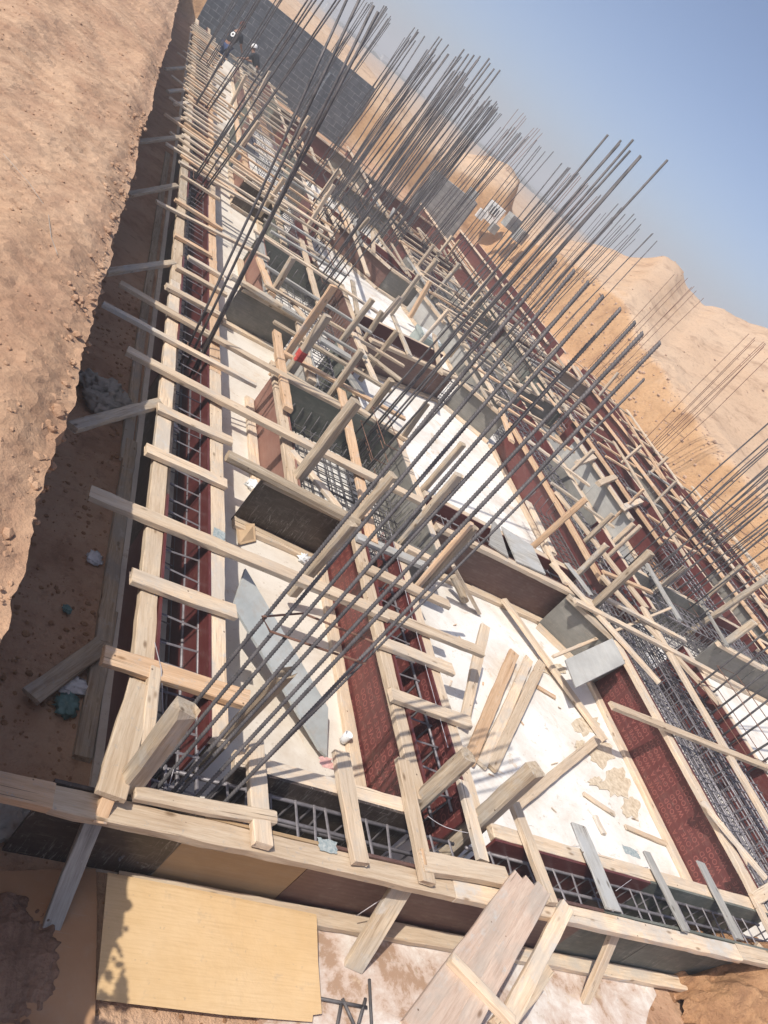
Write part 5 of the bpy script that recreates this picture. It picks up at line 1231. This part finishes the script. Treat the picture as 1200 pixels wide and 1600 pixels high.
# ------------------------------------------------------------------ workers
def skinned(name, joints, edges, parent, mat, sub=1):
    me = bpy.data.meshes.new(name); me.from_pydata([j[0] for j in joints], edges, []); me.update()
    o = bpy.data.objects.new(name, me); COL.objects.link(o); o.parent = parent; me.materials.append(M[mat])
    m_ = o.modifiers.new('skin', 'SKIN')
    if not me.skin_vertices: me.skin_vertices.new() if hasattr(me.skin_vertices, 'new') else None
    lay = me.skin_vertices[0].data
    for i, j in enumerate(joints): lay[i].radius = (j[1], j[2] if len(j) > 2 else j[1])
    lay[0].use_root = True
    m_.use_smooth_shade = True
    s = o.modifiers.new('sub', 'SUBSURF'); s.levels = sub; s.render_levels = sub
    return o
def worker(label, loc, rz, sc, bendf, shirt, trousers, hat, crouch=False):
    t = empty('person', loc, label, 'person'); t.rotation_euler.z = rz; t.scale = (sc, sc, sc)
    b = bendf; hipz = .52 if crouch else .92
    hip = Vector((0, 0, hipz)); ch = hip+Vector((0, math.sin(b)*.38, math.cos(b)*.38)); nk = ch+Vector((0, math.sin(b)*.17, math.cos(b)*.17)); hd = nk+Vector((0, math.sin(b*.8)*.14, math.cos(b*.8)*.14))
    kl, kr = (Vector((-.13, .32, .48)), Vector((.14, .26, .44))) if crouch else (Vector((-.11, .05, .50)), Vector((.12, .0, .49)))
    al, ar = (Vector((-.13, .05, .09)), Vector((.15, -.05, .09))) if crouch else (Vector((-.12, .0, .09)), Vector((.14, -.12, .09)))
    sl_, sr = ch+Vector((-.19, 0, .08)), ch+Vector((.19, 0, .08))
    el, er = sl_+Vector((-.08, .10, -.27)), sr+Vector((.09, .12, -.26))
    hl, hr = el+Vector((.04, .24, -.10)), er+Vector((-.05, .24, -.08))
    J = [(hip, .13, .11), (ch, .15, .11), (nk, .055), (hd, .085, .10), (hd+Vector((0, .01, .09)), .07, .08), (sl_, .06), (el, .042), (hl, .028), (sr, .06), (er, .042), (hr, .028),
         (hip+Vector((-.09, 0, -.05)), .085), (kl, .06), (al, .04), (al+Vector((0, .14, -.05)), .035), (hip+Vector((.09, 0, -.05)), .085), (kr, .06), (ar, .04), (ar+Vector((0, .14, -.05)), .035)]
    E_ = [(0, 1), (1, 2), (2, 3), (3, 4), (1, 5), (5, 6), (6, 7), (1, 8), (8, 9), (9, 10), (0, 11), (11, 12), (12, 13), (13, 14), (0, 15), (15, 16), (16, 17), (17, 18)]
    body = skinned('body', J, E_, t, 'skin')
    for s_, h_ in ((-1, hl), (1, hr)):
        dirn = Vector((0, .85, -.5)).normalized(); J2 = [(h_, .024, .018), (h_+dirn*.06, .035, .016)]; E2 = [(0, 1)]
        for fi, (ox, ln) in enumerate(((-.030, .060), (-.010, .072), (.010, .068), (.030, .052))):
            J2 += [(h_+dirn*.085+Vector((ox, 0, 0)), .009), (h_+dirn*(.085+ln*.6)+Vector((ox, 0, -.012)), .008), (h_+dirn*(.085+ln)+Vector((ox, -.005, -.032)), .006)]
            k_ = 2+fi*3; E2 += [(1, k_), (k_, k_+1), (k_+1, k_+2)]
        J2 += [(h_+dirn*.04+Vector((-.045*s_, 0, 0)), .010), (h_+dirn*.085+Vector((-.06*s_, 0, -.015)), .008)]; E2 += [(0, 14), (14, 15)]
        skinned('hand', J2, E2, t, 'skin', 1)
    skinned('shirt', [(hip+Vector((0, 0, .0)), .155, .13), (ch, .175, .135), (nk-Vector((0, 0, .05)), .075), (sl_, .08), (sl_.lerp(el, .75), .066), (sr, .08), (sr.lerp(er, .75), .066)], [(0, 1), (1, 2), (1, 3), (3, 4), (1, 5), (5, 6)], t, shirt)
    skinned('trousers', [(hip-Vector((0, 0, .02)), .15, .125), (hip+Vector((-.09, 0, -.07)), .10), (kl, .078), (al+Vector((0, 0, .03)), .06), (hip+Vector((.09, 0, -.07)), .10), (kr, .078), (ar+Vector((0, 0, .03)), .06)], [(0, 1), (1, 2), (2, 3), (0, 4), (4, 5), (5, 6)], t, trousers)
    # head details
    hc = hd+Vector((0, .0, .05))
    hv, hf = [], []
    for j in range(9):
        th = PI*j/14
        for i in range(14): a = 2*PI*i/14; hv.append((math.sin(th)*math.cos(a)*.105, math.sin(th)*math.sin(a)*.12-.012, math.cos(th)*.125))
    for j in range(8):
        for i in range(14): hf.append((j*14+i, (j+1)*14+i, (j+1)*14+(i+1) % 14, j*14+(i+1) % 14))
    h_ = link('hair' if hat != 'cloth_white' else 'cap', mesh('hair', hv, hf, True), t, hat); h_.location = hc+Vector((0, -.01, .01)); h_.rotation_euler.x = -b*.5
    fv, ff = [], []
    def ell(c, rx, ry, rz_):
        o_ = len(fv)
        for j in range(7):
            th = PI*j/6
            for i in range(8): a = PI*i/4; fv.append((c[0]+math.sin(th)*math.cos(a)*rx, c[1]+math.sin(th)*math.sin(a)*ry, c[2]+math.cos(th)*rz_))
        for j in range(6):
            for i in range(8): ff.append((o_+j*8+i, o_+(j+1)*8+i, o_+(j+1)*8+(i+1) % 8, o_+j*8+(i+1) % 8))
    ell((0, .115, 0), .014, .024, .022); ell((-.098, 0, 0), .012, .022, .032); ell((.098, 0, 0), .012, .022, .032)
    n_ = link('face', mesh('face', fv, ff, True), t, 'skin'); n_.location = hc; n_.rotation_euler.x = -b*.5
    fv, ff = [], []
    ell((-.036, .100, .02), .012, .008, .008); ell((.036, .100, .02), .012, .008, .008); ell((0, .104, -.05), .022, .006, .006)
    n_ = link('eyes_and_mouth', mesh('eyes', fv, ff, True), t, 'hair_red'); n_.location = hc; n_.rotation_euler.x = -b*.5
    return t, ch
wk, ch = worker('standing worker in black shirt with white round back print and jeans', (2.28, 29.2, GZ), -.6, .98, .35, 'cloth_black', 'cloth_jeans', 'hair_red')
v_, f_ = [], []
for i in range(20): v_.append((math.cos(i*PI/10)*.075, 0, math.sin(i*PI/10)*.085))
for i in range(20): v_.append((math.cos(i*PI/10)*.03, -.004, math.sin(i*PI/10)*.035))
for i in range(20): f_.append((i, (i+1) % 20, 20+(i+1) % 20, 20+i))
o = link('back_print', mesh('back_print', v_, f_), wk, 'cloth_white'); o.location = (0, ch.y-.165, ch.z-.02); o.rotation_euler.x = -.35
c_ = P(405, 95, .9)
worker('bending worker in white cap and dark shirt before the block wall', (3.55, 30.6, .15), 1.0, .92, .9, 'cloth_black', 'sack', 'cloth_white', crouch=True)
bpy.context.view_layer.update()
# ------------------------------------------------------------------ haze
hb = box('haze', (-420, -80, -1.2), (1420, 1420, 14.0), None) if False else None
hm = bpy.data.materials.new('haze'); hm.use_nodes = True; ht = hm.node_tree; ht.nodes.clear()
ho = ht.nodes.new('ShaderNodeOutputMaterial'); hv = ht.nodes.new('ShaderNodeVolumePrincipled')
hv.inputs['Color'].default_value = (0.97, 0.98, 1.0, 1); hv.inputs['Density'].default_value = 0.0044; hv.inputs['Anisotropy'].default_value = 0.0
ht.links.new(hv.outputs[0], ho.inputs['Volume'])
X0, X1, Y0, Y1, Z0, Z1 = -405, 1405, -65, 1405, -1.3, 16.0
me = mesh('haze', [(x, y, z) for z in (Z0, Z1) for y in (Y0, Y1) for x in (X0, X1)], [(0, 2, 3, 1), (4, 5, 7, 6), (0, 1, 5, 4), (2, 6, 7, 3), (0, 4, 6, 2), (1, 3, 7, 5)])
me.materials.append(hm); o = bpy.data.objects.new('haze', me); COL.objects.link(o); tag(o, kind='stuff')
bpy.context.view_layer.update()
